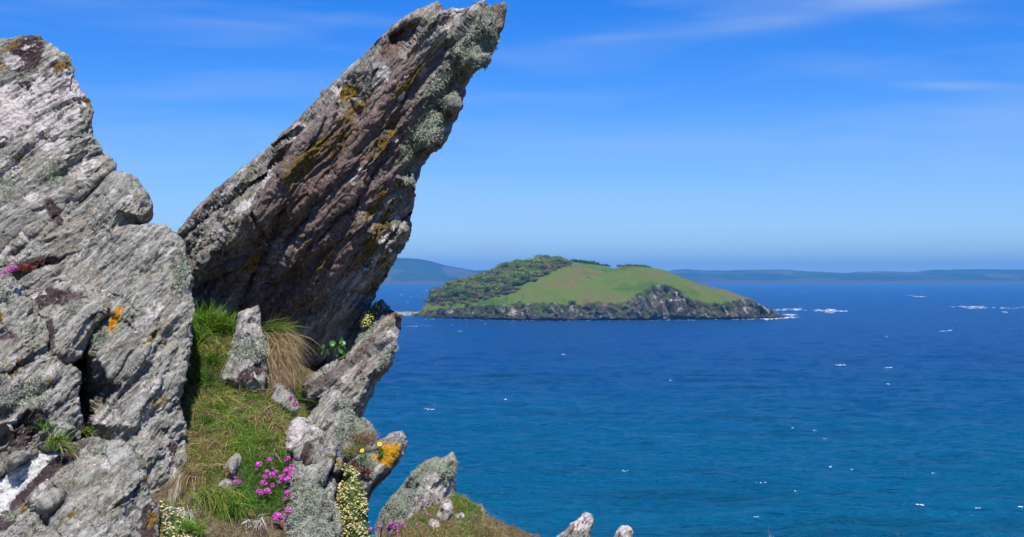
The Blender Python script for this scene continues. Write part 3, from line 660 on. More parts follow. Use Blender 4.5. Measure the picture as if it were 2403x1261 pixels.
rock('tower', 'schist_outcrop', 'tall weathered grey rock tower rising at the left edge with pale pink lichen crusts',
  [(-260, 300), (-200, 160), (-60, 104), (-10, 97), (20, 92), (45, 88), (70, 86), (92, 87), (98, 98), (125, 108), (150, 122), (168, 133), (172, 150), (182, 160), (176, 172), (178, 186), (192, 210), (212, 238), (219, 262), (217, 296), (224, 322), (236, 348), (256, 366), (272, 384), (276, 420), (300, 560), (300, 760), (160, 860), (-100, 860), (-320, 760)],
  [(0, 150, 5.30), (90, 120, 5.27), (150, 160, 5.22), (170, 210, 5.22), (60, 300, 5.17), (190, 300, 5.17), (100, 450, 5.08), (220, 450, 5.12), (60, 600, 4.97), (250, 600, 5.05), (150, 750, 4.95), (-200, 400, 5.2), (-150, 700, 4.95)],
  .75, 36, tower, 3, dict(zp=[(10, 270, 80, 60, 40, 1), (30, 220, 50, 40, 20, .9), (100, 230, 70, 45, 35, .85), (170, 220, 40, 40, 60, .8), (120, 320, 60, 60, 60, .75), (150, 270, 50, 50, 40, .7), (20, 395, 26, 34, 70, 1), (35, 290, 30, 22, 40, 1), (75, 465, 22, 14, 20, 1), (35, 145, 20, 14, 10, 1), (85, 180, 16, 12, 0, 1), (140, 180, 40, 30, 0, .6), (100, 500, 14, 8, 20, .9), (15, 590, 40, 16, 20, .7), (60, 560, 10, 7, 0, .9), (200, 400, 50, 30, 45, .6), (70, 120, 20, 12, 0, .7)],
  zb=[(65, 130, 45, 30, 60, 1.5), (50, 210, 25, 16, 40, 1.2), (125, 500, 16, 35, 20, 1.2), (130, 150, 22, 16, 0, .9), (80, 620, 80, 14, 15, 1), (110, 230, 12, 20, 0, .9)],
  zo=[(35, 115, 26, 9, 30, 1), (145, 155, 26, 14, 40, 1), (204, 236, 8, 10, 0, 1.1), (5, 155, 16, 14, 0, .8), (60, 375, 30, 15, 40, .6)],
  zg=[(20, 430, 40, 60, 0, .6), (130, 410, 40, 30, 40, .8)]),
  jit=5, drop=.05, rim=6, amp=(.020, .022, .008, .005), dents=[(210, 455, 60, 7, 45, .05), (120, 520, 90, 6, 42, .05), (40, 560, 80, 5, 40, .04), (60, 640, 120, 8, 20, .05)], cracks=[([(20, 330), (60, 300), (90, 270)], 3, .02), ([(150, 480), (210, 420), (250, 390)], 4, .03)])
rock('shoulder', 'schist_boulder', 'rounded grey boulder wedged against the right flank of the tall left rock tower',
  [(240, 440), (272, 404), (284, 402), (304, 410), (322, 422), (336, 442), (347, 458), (357, 480), (355, 505), (346, 523), (326, 530), (300, 600), (220, 600), (200, 520)],
  [(290, 440, 5.05), (330, 470, 5.04), (270, 500, 4.98), (330, 510, 5.02), (260, 560, 4.97)], .45, 45, grey, 5, dict(zg=[(320, 440, 20, 14, 0, .6)], zp=[(300, 470, 30, 14, 45, .5)]), amp=(.015, .018, .008, .004), rim=16)
rock('flank', 'schist_slab', 'broad grey upright slab left of the green grass, split by a dark vertical crack on its left',
  [(120, 640), (180, 590), (232, 548), (290, 533), (330, 530), (352, 526), (385, 527), (412, 545), (432, 561), (438, 600), (441, 640), (452, 664), (456, 720), (451, 800), (441, 850), (430, 895), (421, 948), (428, 992), (438, 1040), (437, 1088), (426, 1140), (412, 1172), (395, 1195), (380, 1300), (230, 1300), (208, 1120, 4.95), (201, 1010, 5.0), (203, 930, 5.0), (202, 860, 4.98), (206, 825, 4.95), (228, 780), (240, 740), (180, 690)],
  [(200, 620, 5.0), (300, 560, 4.98), (390, 552, 4.98), (350, 650, 4.90), (430, 650, 4.93), (250, 720, 4.84), (340, 780, 4.78), (435, 760, 4.84), (225, 830, 4.76), (280, 900, 4.70), (360, 900, 4.68), (215, 1000, 4.68), (320, 1000, 4.62), (415, 1000, 4.72), (400, 1120, 4.62), (300, 1150, 4.52)],
  .7, 52, grey, 8, dict(zy=[(272, 758, 10, 26, -28, 1.0), (283, 732, 12, 8, 30, .8)], zp=[(350, 750, 60, 16, 50, .6), (255, 980, 40, 30, 60, .6), (350, 900, 40, 25, 45, .6), (400, 1100, 20, 60, 0, .6)], zo=[(360, 790, 36, 10, 50, .8), (325, 820, 30, 8, 40, .6), (352, 640, 20, 8, 30, .5), (225, 900, 10, 20, 60, .5), (370, 940, 30, 8, 40, .6)], zb=[(400, 1060, 12, 30, -10, 1), (270, 700, 30, 10, 20, .8)],
  zg=[(235, 790, 16, 22, 0, 1), (420, 640, 24, 50, 0, .6), (300, 1090, 60, 30, 0, .6), (200, 920, 8, 40, 0, .8)]),
  jit=4.5, drop=.04, rim=6, amp=(.015, .022, .010, .0045), steps=6, dents=[(400, 790, 50, 14, 52, .035), (330, 880, 60, 10, 50, .03), (290, 860, 50, 8, 50, .03), (330, 1010, 60, 12, 50, .04)], cracks=[([(250, 690), (290, 700), (320, 730)], 4, .03)])
rock('ledge', 'schist_block', 'blunt grey brown block with a rosy top, left of the orange lichen streak',
  [(50, 715), (75, 690), (110, 682), (150, 666), (190, 669), (240, 666), (266, 674), (274, 690), (268, 722), (250, 742), (226, 772), (205, 806), (190, 838), (170, 850), (120, 900), (60, 860)],
  [(90, 710, 4.88), (160, 690, 4.88), (245, 685, 4.87), (130, 760, 4.78), (200, 750, 4.75), (235, 730, 4.77), (150, 820, 4.70), (100, 840, 4.69)], .5, 50, grey, 11,
  dict(zb=[(120, 705, 70, 16, 12, 1.3), (120, 790, 12, 40, 0, 1.2), (180, 700, 40, 10, 15, .8)], zp=[(250, 676, 16, 8, 0, .8), (100, 700, 40, 8, 0, .6)], zg=[(170, 720, 30, 30, 0, .4)]), drop=.05, rim=10, amp=(.018, .022, .009, .004))
rock('lower', 'schist_mass', 'jagged grey rock mass at the left edge between the tower and the white quartz band',
  [(-250, 650), (-60, 630), (8, 628), (24, 648), (44, 676), (58, 700), (88, 716), (106, 742), (112, 780), (112, 818), (132, 848), (152, 862), (178, 868), (186, 880), (189, 940), (190, 1000), (186, 1032), (150, 1036), (104, 1050), (50, 1078), (0, 1118), (-250, 1200)],
  [(-150, 700, 4.75), (10, 660, 4.78), (40, 720, 4.72), (95, 750, 4.70), (30, 830, 4.56), (100, 850, 4.60), (150, 890, 4.58), (165, 980, 4.56), (90, 960, 4.48), (20, 960, 4.45), (-100, 950, 4.4), (40, 1080, 4.40), (130, 1040, 4.50), (-100, 1100, 4.35)],
  .6, 48, grey, 14, dict(zb=[(60, 1000, 60, 18, 48, 1.5), (15, 790, 22, 14, 0, 1.2), (60, 1040, 30, 12, 48, 1.3), (0, 900, 30, 20, 0, .7)], zp=[(120, 870, 30, 10, 35, .7), (35, 985, 22, 6, 50, 1.2), (5, 1010, 30, 8, 45, .6)], zo=[(40, 860, 40, 10, 55, .7), (5, 750, 10, 20, 0, .8), (110, 900, 20, 8, 40, .8), (10, 850, 20, 12, 40, .6)], zg=[(60, 930, 60, 30, 10, .9), (75, 775, 14, 16, 0, .8), (10, 700, 14, 30, 0, .6)]),
  drop=.05, rim=8, amp=(.022, .028, .011, .0045), steps=6, dents=[(60, 940, 90, 12, 30, .05), (10, 1060, 20, 40, 0, .06)], cracks=[([(112, 720), (118, 790), (150, 850)], 5, .05), ([(0, 880), (60, 850), (110, 820)], 5, .03)])
rock('foot', 'schist_boulder', 'big slanting grey boulder in the bottom left corner with a bright white quartz patch',
  [(-300, 1500), (-250, 1240), (-60, 1150), (0, 1108), (34, 1084), (66, 1062), (98, 1050), (140, 1046), (187, 1030), (212, 1024), (250, 1030), (285, 1038), (312, 1062), (330, 1090), (348, 1130), (352, 1158), (372, 1176), (373, 1220), (370, 1270), (380, 1400), (200, 1500)],
  [(34, 1110, 4.47), (-70, 1190, 4.40), (100, 1064, 4.50), (40, 1170, 4.42), (110, 1100, 4.46), (190, 1048, 4.52), (270, 1050, 4.50), (100, 1180, 4.24), (200, 1140, 4.28), (300, 1120, 4.36), (150, 1260, 4.14), (250, 1230, 4.18), (340, 1200, 4.34), (350, 1270, 4.22), (200, 1400, 4.0), (-50, 1320, 4.1)],
  .6, 44, grey, 17, dict(zw=[(40, 1120, 84, 30, 41, 2.2), (-30, 1182, 60, 34, 41, 2.2), (104, 1070, 30, 17, 30, 2.2)], zb=[(112, 1112, 120, 17, 42, 1.5), (350, 1230, 14, 50, 0, 1.6), (10, 1220, 30, 30, 40, 1.2), (170, 1045, 40, 10, 15, 1)], zo=[(64, 1200, 20, 12, 60, 1.1), (357, 1215, 10, 22, 0, 1.1), (160, 1210, 26, 8, 30, .8), (335, 1128, 10, 6, 0, .8), (270, 1190, 30, 6, 55, .7)], zp=[(100, 1160, 24, 7, 60, .8), (240, 1100, 50, 20, 30, .5), (180, 1240, 50, 12, 30, .5)], zg=[(230, 1065, 30, 14, 10, .7), (20, 1215, 10, 10, 0, 1)]),
  drop=.05, rim=8, amp=(.015, .020, .010, .0045), steps=6, dents=[(120, 1210, 40, 18, 45, .05), (240, 1070, 14, 10, 0, .04), (60, 1150, 60, 6, 45, .02)])
B1CTRL = [(445, 640, 5.44), (520, 572, 5.30), (585, 508, 5.21), (648, 436, 5.19), (690, 350, 5.19), (780, 255, 5.18), (868, 155, 5.18), (900, 112, 5.18), (1000, 50, 5.14), (1030, 34, 5.14),
  (600, 570, 5.35), (540, 640, 5.45), (620, 720, 5.54), (760, 790, 5.60), (700, 620, 5.37), (700, 520, 5.26), (800, 450, 5.24), (850, 300, 5.22), (950, 130, 5.21), (800, 600, 5.34), (790, 700, 5.46), (850, 540, 5.31),
  (1050, 110, 5.245), (1010, 230, 5.285), (960, 330, 5.32), (930, 420, 5.345), (900, 520, 5.40), (885, 620, 5.50), (862, 715, 5.64),
  (1140, 60, 5.10), (1110, 140, 5.15), (1070, 240, 5.20), (1015, 330, 5.25), (970, 430, 5.28), (952, 540, 5.33), (925, 600, 5.42), (890, 670, 5.55)]
rock('leaning', 'leaning_rock', 'huge leaning slab of brown and grey schist with ochre lichen pointing up to the right',
  [(422, 610, 5.55), (416, 552, 5.55), (438, 524), (456, 498), (500, 455), (524, 430), (560, 403), (600, 372), (632, 345), (664, 310), (702, 278), (730, 246), (762, 213), (795, 182), (822, 153), (850, 126), (872, 102), (886, 98), (884, 88), (902, 72), (924, 54), (948, 42), (972, 30), (992, 22), (1010, 12), (1028, 3), (1036, 14), (1040, 26), (1052, 22), (1064, 17), (1090, 14), (1108, 18), (1118, 8), (1134, 4), (1138, 14), (1134, 26), (1150, 20), (1168, 10), (1184, 4), (1187, 24), (1182, 50), (1178, 72), (1170, 96), (1158, 120), (1146, 136), (1128, 156), (1112, 172), (1099, 189), (1095, 212), (1088, 246), (1076, 276), (1060, 300), (1050, 328), (1036, 346), (1012, 364), (998, 384), (988, 404), (978, 428), (977, 450), (975, 470), (968, 500), (962, 520), (963, 536), (957, 556), (945, 590), (932, 616), (921, 634), (905, 660), (884, 690), (874, 716), (858, 762), (842, 806), (800, 850), (730, 860), (660, 850), (560, 800), (430, 760), (418, 680)],
  B1CTRL, .42, 50, slabm, 23,
  dict(zb=[(760, 480, 360, 140, 56, 1.2), (900, 250, 200, 80, 52, .85), (480, 470, 200, 12, 46, .8), (1165, 40, 30, 40, 60, 1.4), (930, 90, 60, 20, 40, 1.3), (660, 380, 40, 20, 45, 1), (520, 650, 90, 50, 45, .9)],
       zo=[(815, 218, 16, 16, 0, 1.15), (740, 350, 60, 15, 42, .95), (700, 395, 50, 22, 50, .95), (830, 260, 50, 12, 45, .9), (960, 190, 60, 14, 45, .85), (900, 330, 60, 20, 50, .7), (880, 560, 110, 16, 58, .8), (760, 610, 80, 12, 45, .7), (800, 330, 60, 20, 50, .7), (880, 480, 60, 16, 60, .8), (690, 290, 30, 8, 45, .5), (900, 70, 40, 8, 40, .8), (600, 600, 40, 12, 60, .7), (540, 540, 40, 40, 40, .4)],
       zp=[(640, 420, 40, 10, 55, .9), (575, 480, 40, 12, 40, .8), (900, 180, 30, 16, 50, .85), (955, 185, 14, 9, 50, 1.1), (990, 170, 16, 13, 40, 1.0), (790, 215, 14, 10, 60, 1), (700, 300, 40, 9, 35, .8), (1080, 25, 22, 14, 0, .7), (1018, 60, 6, 10, -20, 1.2), (520, 545, 26, 12, 45, .8), (930, 330, 10, 8, 0, 1), (890, 235, 6, 9, 0, 1), (945, 225, 7, 11, -30, 1), (830, 420, 14, 7, 50, .9), (760, 290, 10, 6, 0, .8), (840, 400, 6, 5, 0, 1), (920, 520, 30, 60, 10, .5), (880, 610, 60, 14, 60, .7), (1040, 80, 30, 12, 60, .5)],
       zg=[(1110, 110, 90, 42, 62, 1.1), (1035, 230, 110, 34, 66, 1.15), (985, 330, 80, 30, 62, 1.1), (950, 440, 90, 26, 70, .75), (1000, 70, 50, 14, 45, .7), (1160, 80, 20, 40, 0, .7)]),
  amp=(.016, .032, .013, .004), steps=6, drop=.15, rim=9, back=.6,
  dents=[(935, 92, 62, 15, 40, .10), (656, 378, 42, 13, 50, .09), (622, 420, 40, 7, 40, .05), (560, 462, 26, 8, 50, .05), (1050, 195, 60, 16, 70, .05), (1130, 100, 16, 26, 0, .04), (820, 480, 120, 9, 50, .05), (760, 420, 100, 7, 52, .035), (690, 560, 90, 9, 55, .06), (840, 300, 110, 5, 50, .025), (600, 640, 90, 12, 60, .08), (760, 560, 70, 6, 48, -.03), (860, 640, 80, 8, 50, -.03), (870, 690, 40, 14, 45, .06)],
  cracks=[([(705, 300), (670, 322), (640, 345)], 4, .04), ([(440, 545), (500, 500), (580, 440), (640, 400)], 4, .045), ([(960, 500), (930, 540), (880, 620)], 4, .04), ([(585, 495), (620, 560), (600, 660), (560, 700)], 5, .05), ([(660, 480), (640, 600), (620, 700)], 4, .04), ([(1135, 25), (1120, 70)], 4, .04)])
rock('hollow', 'schist_block', 'dark shaded block at the back of the hollow under the leaning slab',
  [(680, 800), (860, 760), (880, 860), (830, 960), (740, 1010), (670, 960)], [(720, 850, 5.86), (800, 830, 5.86), (760, 930, 5.78), (840, 820, 5.88)], .4, 46, blockm, 57, dict(zb=[(780, 870, 100, 60, 40, .9)]), spacing=7, amp=(.02, .03, .01, .003))
rock('spike', 'standing_stone', 'small pointed grey stone standing in the grass under the leaning slab',
  [(560, 736), (576, 728), (590, 722), (606, 718), (609, 740), (611, 762), (620, 790), (629, 820), (629, 850), (624, 885), (620, 930), (560, 940), (510, 900), (519, 872), (532, 848), (541, 820), (550, 786), (556, 760)],
  [(600, 735, 5.22), (585, 790, 5.14), (610, 830, 5.12), (560, 850, 5.10), (600, 890, 5.07), (540, 890, 5.1)], .22, 68, palem, 29, dict(zb=[(590, 875, 34, 16, 20, 1.5)], zg=[(570, 820, 30, 50, 60, .7), (620, 810, 14, 30, 0, .7)], zp=[(600, 760, 14, 40, 0, .5), (600, 880, 6, 14, 0, 1)]), amp=(.012, .014, .007, .003), drop=.07, rim=12)
rock('block', 'schist_block', 'long angular grey block leaning up against the foot of the big slab above the sea',
  [(880, 716), (888, 706), (898, 704), (908, 714), (922, 728), (934, 736), (946, 739), (941, 770), (934, 800), (928, 832), (914, 862), (898, 884), (884, 896), (872, 926), (858, 950), (850, 972), (820, 1000), (770, 1040), (700, 1010), (690, 960), (704, 925), (712, 905), (735, 880), (762, 858), (800, 840), (826, 822), (840, 790), (858, 752)],
  [(893, 715, 5.62), (940, 745, 5.40), (870, 790, 5.46), (925, 800, 5.30), (905, 850, 5.22), (830, 850, 5.32), (870, 880, 5.22), (730, 920, 5.32), (790, 890, 5.24), (850, 920, 5.22), (740, 975, 5.25), (830, 970, 5.22)],
  .5, 46, blockm, 31, dict(zg=[(850, 770, 36, 26, 55, 1.1), (905, 840, 30, 12, 60, .8), (870, 750, 20, 20, 0, .9)], zb=[(930, 740, 30, 12, -20, 1.1), (850, 830, 70, 16, 45, .8), (760, 900, 60, 14, 35, .8)], zp=[(920, 790, 14, 26, 20, .7), (900, 830, 30, 7, 60, .7)]),
  amp=(.02, .026, .010, .004), steps=6, drop=.12, rim=14, dents=[(900, 880, 60, 14, 50, .03), (740, 955, 50, 8, 30, .05)])
rock('underblock', 'schist_block', 'grey lichen flecked rock just below the long angular block',
  [(735, 960), (760, 928), (782, 915), (800, 922), (812, 938), (818, 960), (838, 975), (852, 990), (872, 1012), (874, 1045), (862, 1080), (840, 1130), (760, 1130), (720, 1040), (715, 985)],
  [(785, 935, 5.12), (760, 975, 5.08), (800, 1000, 5.02), (850, 1010, 5.04), (820, 1060, 4.98), (760, 1060, 5.0)], .45, 48, grey, 37, dict(zg=[(830, 1010, 40, 40, 0, .9), (800, 950, 14, 20, 0, .6)]), amp=(.02, .026, .010, .004), drop=.1, rim=14)
rock('thriftrock', 'schist_boulder', 'grey green lichened boulder with a pale cream top behind the pink thrift',
  [(672, 1010), (686, 990), (700, 984), (718, 986), (738, 996), (752, 1012), (770, 1018), (788, 1022), (800, 1040), (808, 1064), (806, 1096), (798, 1130), (790, 1160), (788, 1190), (800, 1216), (806, 1262), (806, 1400), (590, 1400), (612, 1290), (636, 1262), (655, 1232), (664, 1190), (676, 1150), (686, 1100), (680, 1075), (664, 1060), (670, 1035)],
  [(700, 1000, 4.92), (740, 1020, 4.88), (785, 1040, 4.86), (700, 1060, 4.78), (760, 1090, 4.74), (800, 1100, 4.80), (710, 1150, 4.64), (770, 1180, 4.64), (690, 1230, 4.50), (760, 1250, 4.50), (700, 1350, 4.4)],
  .5, 60, grey, 41, dict(zp=[(705, 1005, 40, 16, 70, 1.0), (730, 1012, 26, 14, 0, .9), (690, 1040, 30, 12, 60, .9)], zg=[(720, 1190, 60, 60, 60, 1.0), (700, 1130, 30, 40, 0, .8), (750, 1240, 50, 26, 0, .8), (770, 1060, 30, 20, 60, .4)], zb=[(725, 1070, 12, 20, 0, 1.1), (785, 1110, 12, 30, 70, .9), (680, 1050, 16, 10, 30, 1)], zo=[(783, 1085, 8, 22, 70, .9), (735, 1048, 14, 6, 40, .7)]),
  amp=(.022, .030, .012, .004), steps=6, drop=.1, rim=16, dents=[(760, 1130, 80, 8, 62, .03), (740, 1220, 20, 16, 0, .04)])
rock('pointer', 'pointed_slab', 'pointed slab with a bright orange lichen patch jutting out over the sea',
  [(800, 1100), (820, 1072), (852, 1060), (868, 1050), (886, 1036), (908, 1024), (930, 1014), (944, 1011), (952, 1020), (957, 1036), (956, 1052), (946, 1074), (938, 1088), (922, 1102), (905, 1124), (886, 1142), (872, 1162), (862, 1180), (840, 1210), (800, 1200)],
  [(930, 1030, 5.05), (945, 1045, 5.06), (890, 1060, 5.0), (915, 1080, 4.98), (850, 1090, 4.95), (880, 1120, 4.93), (840, 1150, 4.9)], .2, 46, blockm, 43,
  dict(zy=[(912, 1066, 32, 15, 42, 1.3), (880, 1082, 12, 9, 0, .9), (930, 1052, 14, 7, 40, .9)], zb=[(890, 1130, 60, 12, 48, 1.0), (850, 1100, 20, 14, 0, .8)], zg=[(866, 1088, 16, 13, 0, 1.1), (900, 1040, 20, 8, 30, .6)]), amp=(.010, .014, .008, .003), drop=.08, rim=12)
rock('pebble', 'rounded_stone', 'small smooth tan stone with a grey tip poking out left of the thrift flowers',
  [(482, 1128), (500, 1110), (526, 1090), (540, 1074), (552, 1064), (562, 1064), (569, 1074), (567, 1092), (556, 1112), (548, 1130), (552, 1150), (520, 1180), (470, 1170)],
  [(555, 1075, 4.62), (540, 1100, 4.56), (510, 1120, 4.58), (540, 1140, 4.55), (500, 1150, 4.56)], .16, 50, palem, 47, dict(zo=[(520, 1110, 30, 14, 45, .8)]), amp=(.008, .004, .003, .002), drop=.06, rim=16, jit=1.5)
rock('skirt', 'schist_block', 'dull grey ledge showing among dry grass right of the pointed standing stone',
  [(628, 880), (645, 872), (662, 884), (676, 905), (690, 930), (704, 958), (700, 985), (670, 1000), (640, 960), (626, 920)],
  [(650, 900, 5.14), (670, 930, 5.12), (690, 965, 5.1), (650, 940, 5.12)], .25, 55, grey, 53, dict(zg=[(650, 900, 20, 20, 0, .8)]), amp=(.012, .014, .008, .003), drop=.06, rim=12)
# the low headland to the right
rock('fin', 'schist_fin', 'triangular fin of pale rock with green grey lichen on its left side',
  [(872, 1290), (884, 1240), (888, 1220), (896, 1200), (912, 1176), (926, 1158), (942, 1140), (954, 1122), (968, 1106), (980, 1094), (998, 1082), (1016, 1076), (1028, 1071), (1044, 1072), (1052, 1064), (1060, 1059), (1068, 1070), (1071, 1084), (1069, 1110), (1068, 1138), (1066, 1160), (1076, 1200), (1080, 1290)],
  [(900, 1220, 8.35), (940, 1160, 8.27), (985, 1110, 8.19), (1020, 1085, 8.14), (1058, 1072, 8.14), (960, 1200, 8.03), (1000, 1140, 8.03), (1040, 1110, 8.05), (1060, 1140, 8.14), (1020, 1170, 7.98), (960, 1260, 7.85), (1050, 1230, 7.98)],
  .35, 55, palem, 59, dict(zg=[(935, 1180, 80, 30, 52, 1.2), (990, 1110, 60, 20, 45, 1.1), (1050, 1100, 30, 34, 80, .95)], zb=[(975, 1135, 70, 8, 52, 1.2), (1010, 1105, 20, 6, 60, 1), (930, 1190, 30, 10, 50, 1.4), (960, 1150, 16, 12, 60, 1.5)], zp=[(1010, 1140, 40, 20, 55, .5)]),
  amp=(.020, .024, .010, .004), steps=6, drop=.12, rim=12, dents=[(960, 1145, 26, 9, 55, .05), (985, 1120, 20, 5, 55, .04)])
for key, lab, ol, ct, sd_ in [
  ('a', 'white streaked grey stone in the grass right below the tall lichened fin', [(1022, 1215), (1028, 1195), (1036, 1178), (1046, 1172), (1054, 1170), (1062, 1184), (1064, 1204), (1060, 1222), (1040, 1235), (1022, 1230)], (1044, 1200, 7.79), 61),
  ('b', 'cream humped stone at the bottom edge of the grassy headland', [(998, 1250), (1004, 1232), (1014, 1220), (1026, 1222), (1036, 1236), (1040, 1254), (1030, 1280), (1000, 1280)], (1018, 1245, 7.69), 62),
  ('c', 'dull pinkish rounded stone right of the white streaked one', [(1062, 1222), (1072, 1208), (1084, 1204), (1095, 1214), (1100, 1230), (1090, 1245), (1064, 1242)], (1080, 1224, 7.79), 63),
  ('d', 'reddish brown split stone on the skyline of the grassy headland', [(1104, 1205), (1106, 1188), (1116, 1182), (1124, 1186), (1132, 1184), (1138, 1196), (1138, 1212), (1120, 1220)], (1120, 1200, 8.18), 64),
  ('e', 'grey white stone at the right foot of the grassy headland', [(1172, 1262), (1176, 1246), (1184, 1238), (1192, 1244), (1198, 1260), (1196, 1280), (1174, 1280)], (1186, 1256, 8.24), 65),
  ('f', 'long rounded pale crag rising from the bottom edge of the picture', [(1290, 1300), (1306, 1260), (1326, 1246), (1340, 1228), (1356, 1222), (1368, 1210), (1380, 1204), (1391, 1208), (1393, 1222), (1388, 1244), (1384, 1262), (1396, 1310)], (1352, 1248, 9.18), 66),
  ('g', 'blunt pale knob of rock right of the long rounded crag', [(1430, 1300), (1440, 1262), (1450, 1244), (1462, 1234), (1476, 1236), (1486, 1248), (1484, 1264), (1490, 1300)], (1462, 1260, 9.43), 67),
  ('h', 'tiny whitish rock tip left of the long rounded crag', [(1226, 1290), (1236, 1260), (1244, 1253), (1250, 1256), (1252, 1268), (1262, 1290)], (1244, 1268, 9.04), 68)]:
    c = ct; ex = max(p[0] for p in ol)-min(p[0] for p in ol)
    rock(key, 'pale_rock', lab, ol, [c, (c[0]-ex*.2, c[1]+5, c[2]+.03), (c[0]+ex*.22, c[1], c[2]+.04), (c[0], c[1]+ex*.3, c[2]-.04)], ex*c[2]/F*.8, 60, palem if key != 'd' else blockm, sd_,
         dict(zb=[(c[0], c[1], ex*.5, ex*.3, 60, 1.2 if key == 'd' else .7)], zp=[(c[0]+ex*.1, c[1]-ex*.2, ex*.3, ex*.3, 60, .8 if key != 'd' else 0)], zg=[(c[0], c[1]+5, ex*.3, ex*.2, 0, .6)]), spacing=3.6, jit=2.4, drop=.04, rim=5, amp=(.012, .022, .010, .004))

# ------------------------------------------------------------------ ground
GC = [  # photograph pixel x, y and distance of points on the ground
 (470, 722, 5.75), (540, 742, 5.72), (620, 800, 5.62), (700, 850, 5.62), (790, 838, 5.75), (450, 850, 5.28), (520, 880, 5.20), (650, 900, 5.28), (440, 950, 5.02), (550, 950, 5.02), (690, 960, 5.22),
 (450, 1050, 4.78), (580, 1050, 4.78), (680, 1060, 4.88), (450, 1150, 4.56), (560, 1150, 4.58), (660, 1180, 4.66), (440, 1261, 4.36), (560, 1261, 4.36), (700, 1261, 4.52), (810, 1090, 5.02), (812, 1180, 4.92), (820, 1261, 4.84), (835, 1330, 4.8),
 (300, 800, 5.3), (200, 1000, 4.95), (100, 1300, 4.45), (-100, 1000, 4.9), (0, 1450, 4.1), (-300, 1400, 4.1), (-300, 900, 5.2), (250, 720, 6.0), (100, 700, 6.3), (-300, 700, 6.4),
 (1020, 1175, 8.12), (1000, 1230, 7.74), (940, 1262, 7.60), (1070, 1158, 8.19), (1110, 1192, 8.19), (1150, 1222, 8.19), (1195, 1252, 8.26), (1100, 1262, 7.68), (1240, 1285, 8.77), (1330, 1275, 9.18), (1400, 1268, 9.30), (1450, 1275, 9.43), (1550, 1300, 9.70), (1800, 1320, 9.84), (2403, 1340, 7.40), (1700, 1400, 6.00), (2403, 1420, 5.90), (1000, 1400, 5.00), (1200, 1420, 5.20),
 (880, 1500, 4.9)]
gp = np.array([P3(a, b, c) for a, b, c in GC])
extra = [(x, y, H-1.62-.05*abs(x)*0) for x in (-6, -3, 0, 3, 6) for y in (-1, 1, 2.4)]
extra += [(x, y, z) for x in (-6, -3) for y, z in ((5, H-.9), (7, H-.8), (9, H-2), (13, H-8))]
extra += [(1.3, 7, H-1.85), (2.2, 8, H-2.3), (3.2, 7, H-2.1), (1.4, 8.3, H-2.2), (2.5, 6, H-1.75), (4.5, 7.5, H-2.3), (-1.3, 7.2, H-1.6), (0, 9.2, H-3), (2, 10.2, H-3.6), (4, 10.5, H-4), (7, 11, H-5), (-1.2, 8.6, H-2.6), (0, 12, H-8), (4, 13, H-9), (8, 14, H-11), (6, 7, H-2.1), (9, 6, H-2.0), (9, 2, H-1.7), (-8, 2, H-1.4), (-.5, 5.4, H-1.6), (-.52, 6.2, H-1.9), (-.75, 6.6, H-1.7), (-.5, 5.0, H-1.6), (-.56, 4.8, H-1.5), (-.2, 6.6, H-1.9), (-.9, 6.0, H-1.3), 
          (-8, -6, H-1.2), (8, -6, H-1.4), (0, -6, H-1.4), (-12, 16, H-14), (0, 18, H-17), (12, 18, H-18)]
gp = np.concatenate([gp, np.array(extra, float)])
Kd = np.linalg.norm(gp[:, None, :2]-gp[None, :, :2], axis=2); A_ = np.zeros((len(gp)+3,)*2); A_[:len(gp), :len(gp)] = Kd+np.eye(len(gp))*-.01
Pm = np.concatenate([np.ones((len(gp), 1)), gp[:, :2]], 1); A_[:len(gp), len(gp):] = Pm; A_[len(gp):, :len(gp)] = Pm.T
Wt = np.linalg.lstsq(A_, np.concatenate([gp[:, 2], np.zeros(3)]), rcond=None)[0]
def ground_z(X, Y):
    X = np.asarray(X, float).ravel(); Y = np.asarray(Y, float).ravel(); out = np.zeros(len(X))
    for s in range(0, len(X), 40000):
        x, y = X[s:s+40000], Y[s:s+40000]; K = np.sqrt((x[:, None]-gp[None, :, 0])**2+(y[:, None]-gp[None, :, 1])**2)
        out[s:s+40000] = K@Wt[:len(gp)]+Wt[-3]+x*Wt[-2]+y*Wt[-1]
    P = np.stack([X, Y, X*0], -1); near = sstep(14, 8, np.hypot(X, Y-4))
    return out+near*(fbm(P*3.2, 3, 71)*.055+fbm(P*10, 2, 75)*.026)+(1-near)*fbm(P*.35, 4, 77)*1.2
def axis(a, b, st, lim, gr=1.18):
    v = list(np.arange(a, b, st)); s = st
    while v[0] > -lim: s *= gr; v.insert(0, v[0]-s)
    s = st
    while v[-1] < lim: s *= gr; v.append(v[-1]+s)
    return np.array(v)
gx = axis(-2.2, 3.2, .022, 42); gy = axis(3.2, 9.2, .022, 26)
XX, YY = np.meshgrid(gx, gy); far_ = sstep(14, 22, YY)
ZZ = ground_z(XX, YY).reshape(XX.shape)
ZZ = np.where(YY > 16, np.minimum(ZZ, H-12-(YY-16)*2.2), ZZ); ZZ = np.where(YY < -6, np.clip(ZZ, H-2, H+1), ZZ); ZZ = np.maximum(np.minimum(ZZ, H+1.5), -1.5)
t = NT('soil_turf')
n1 = t.noise(7, 5, .6); n2 = t.noise(38, 5, .7)
gc = t.ramp(n2, [(.3, (.035, .028, .02)), (.5, (.12, .085, .055)), (.7, (.24, .19, .13))])
gg = t.ramp(n2, [(.3, (.03, .05, .012)), (.5, (.09, .13, .03)), (.7, (.20, .21, .07))])
b = t.bump(n2, .9, .02)
t.bsdf(t.mix(t.mask(n1, n2, .5, .48, 6), gc, gg), .95, .1, b); soil = t.m
nr, nc = XX.shape; idx = np.arange(nr*nc).reshape(nr, nc)
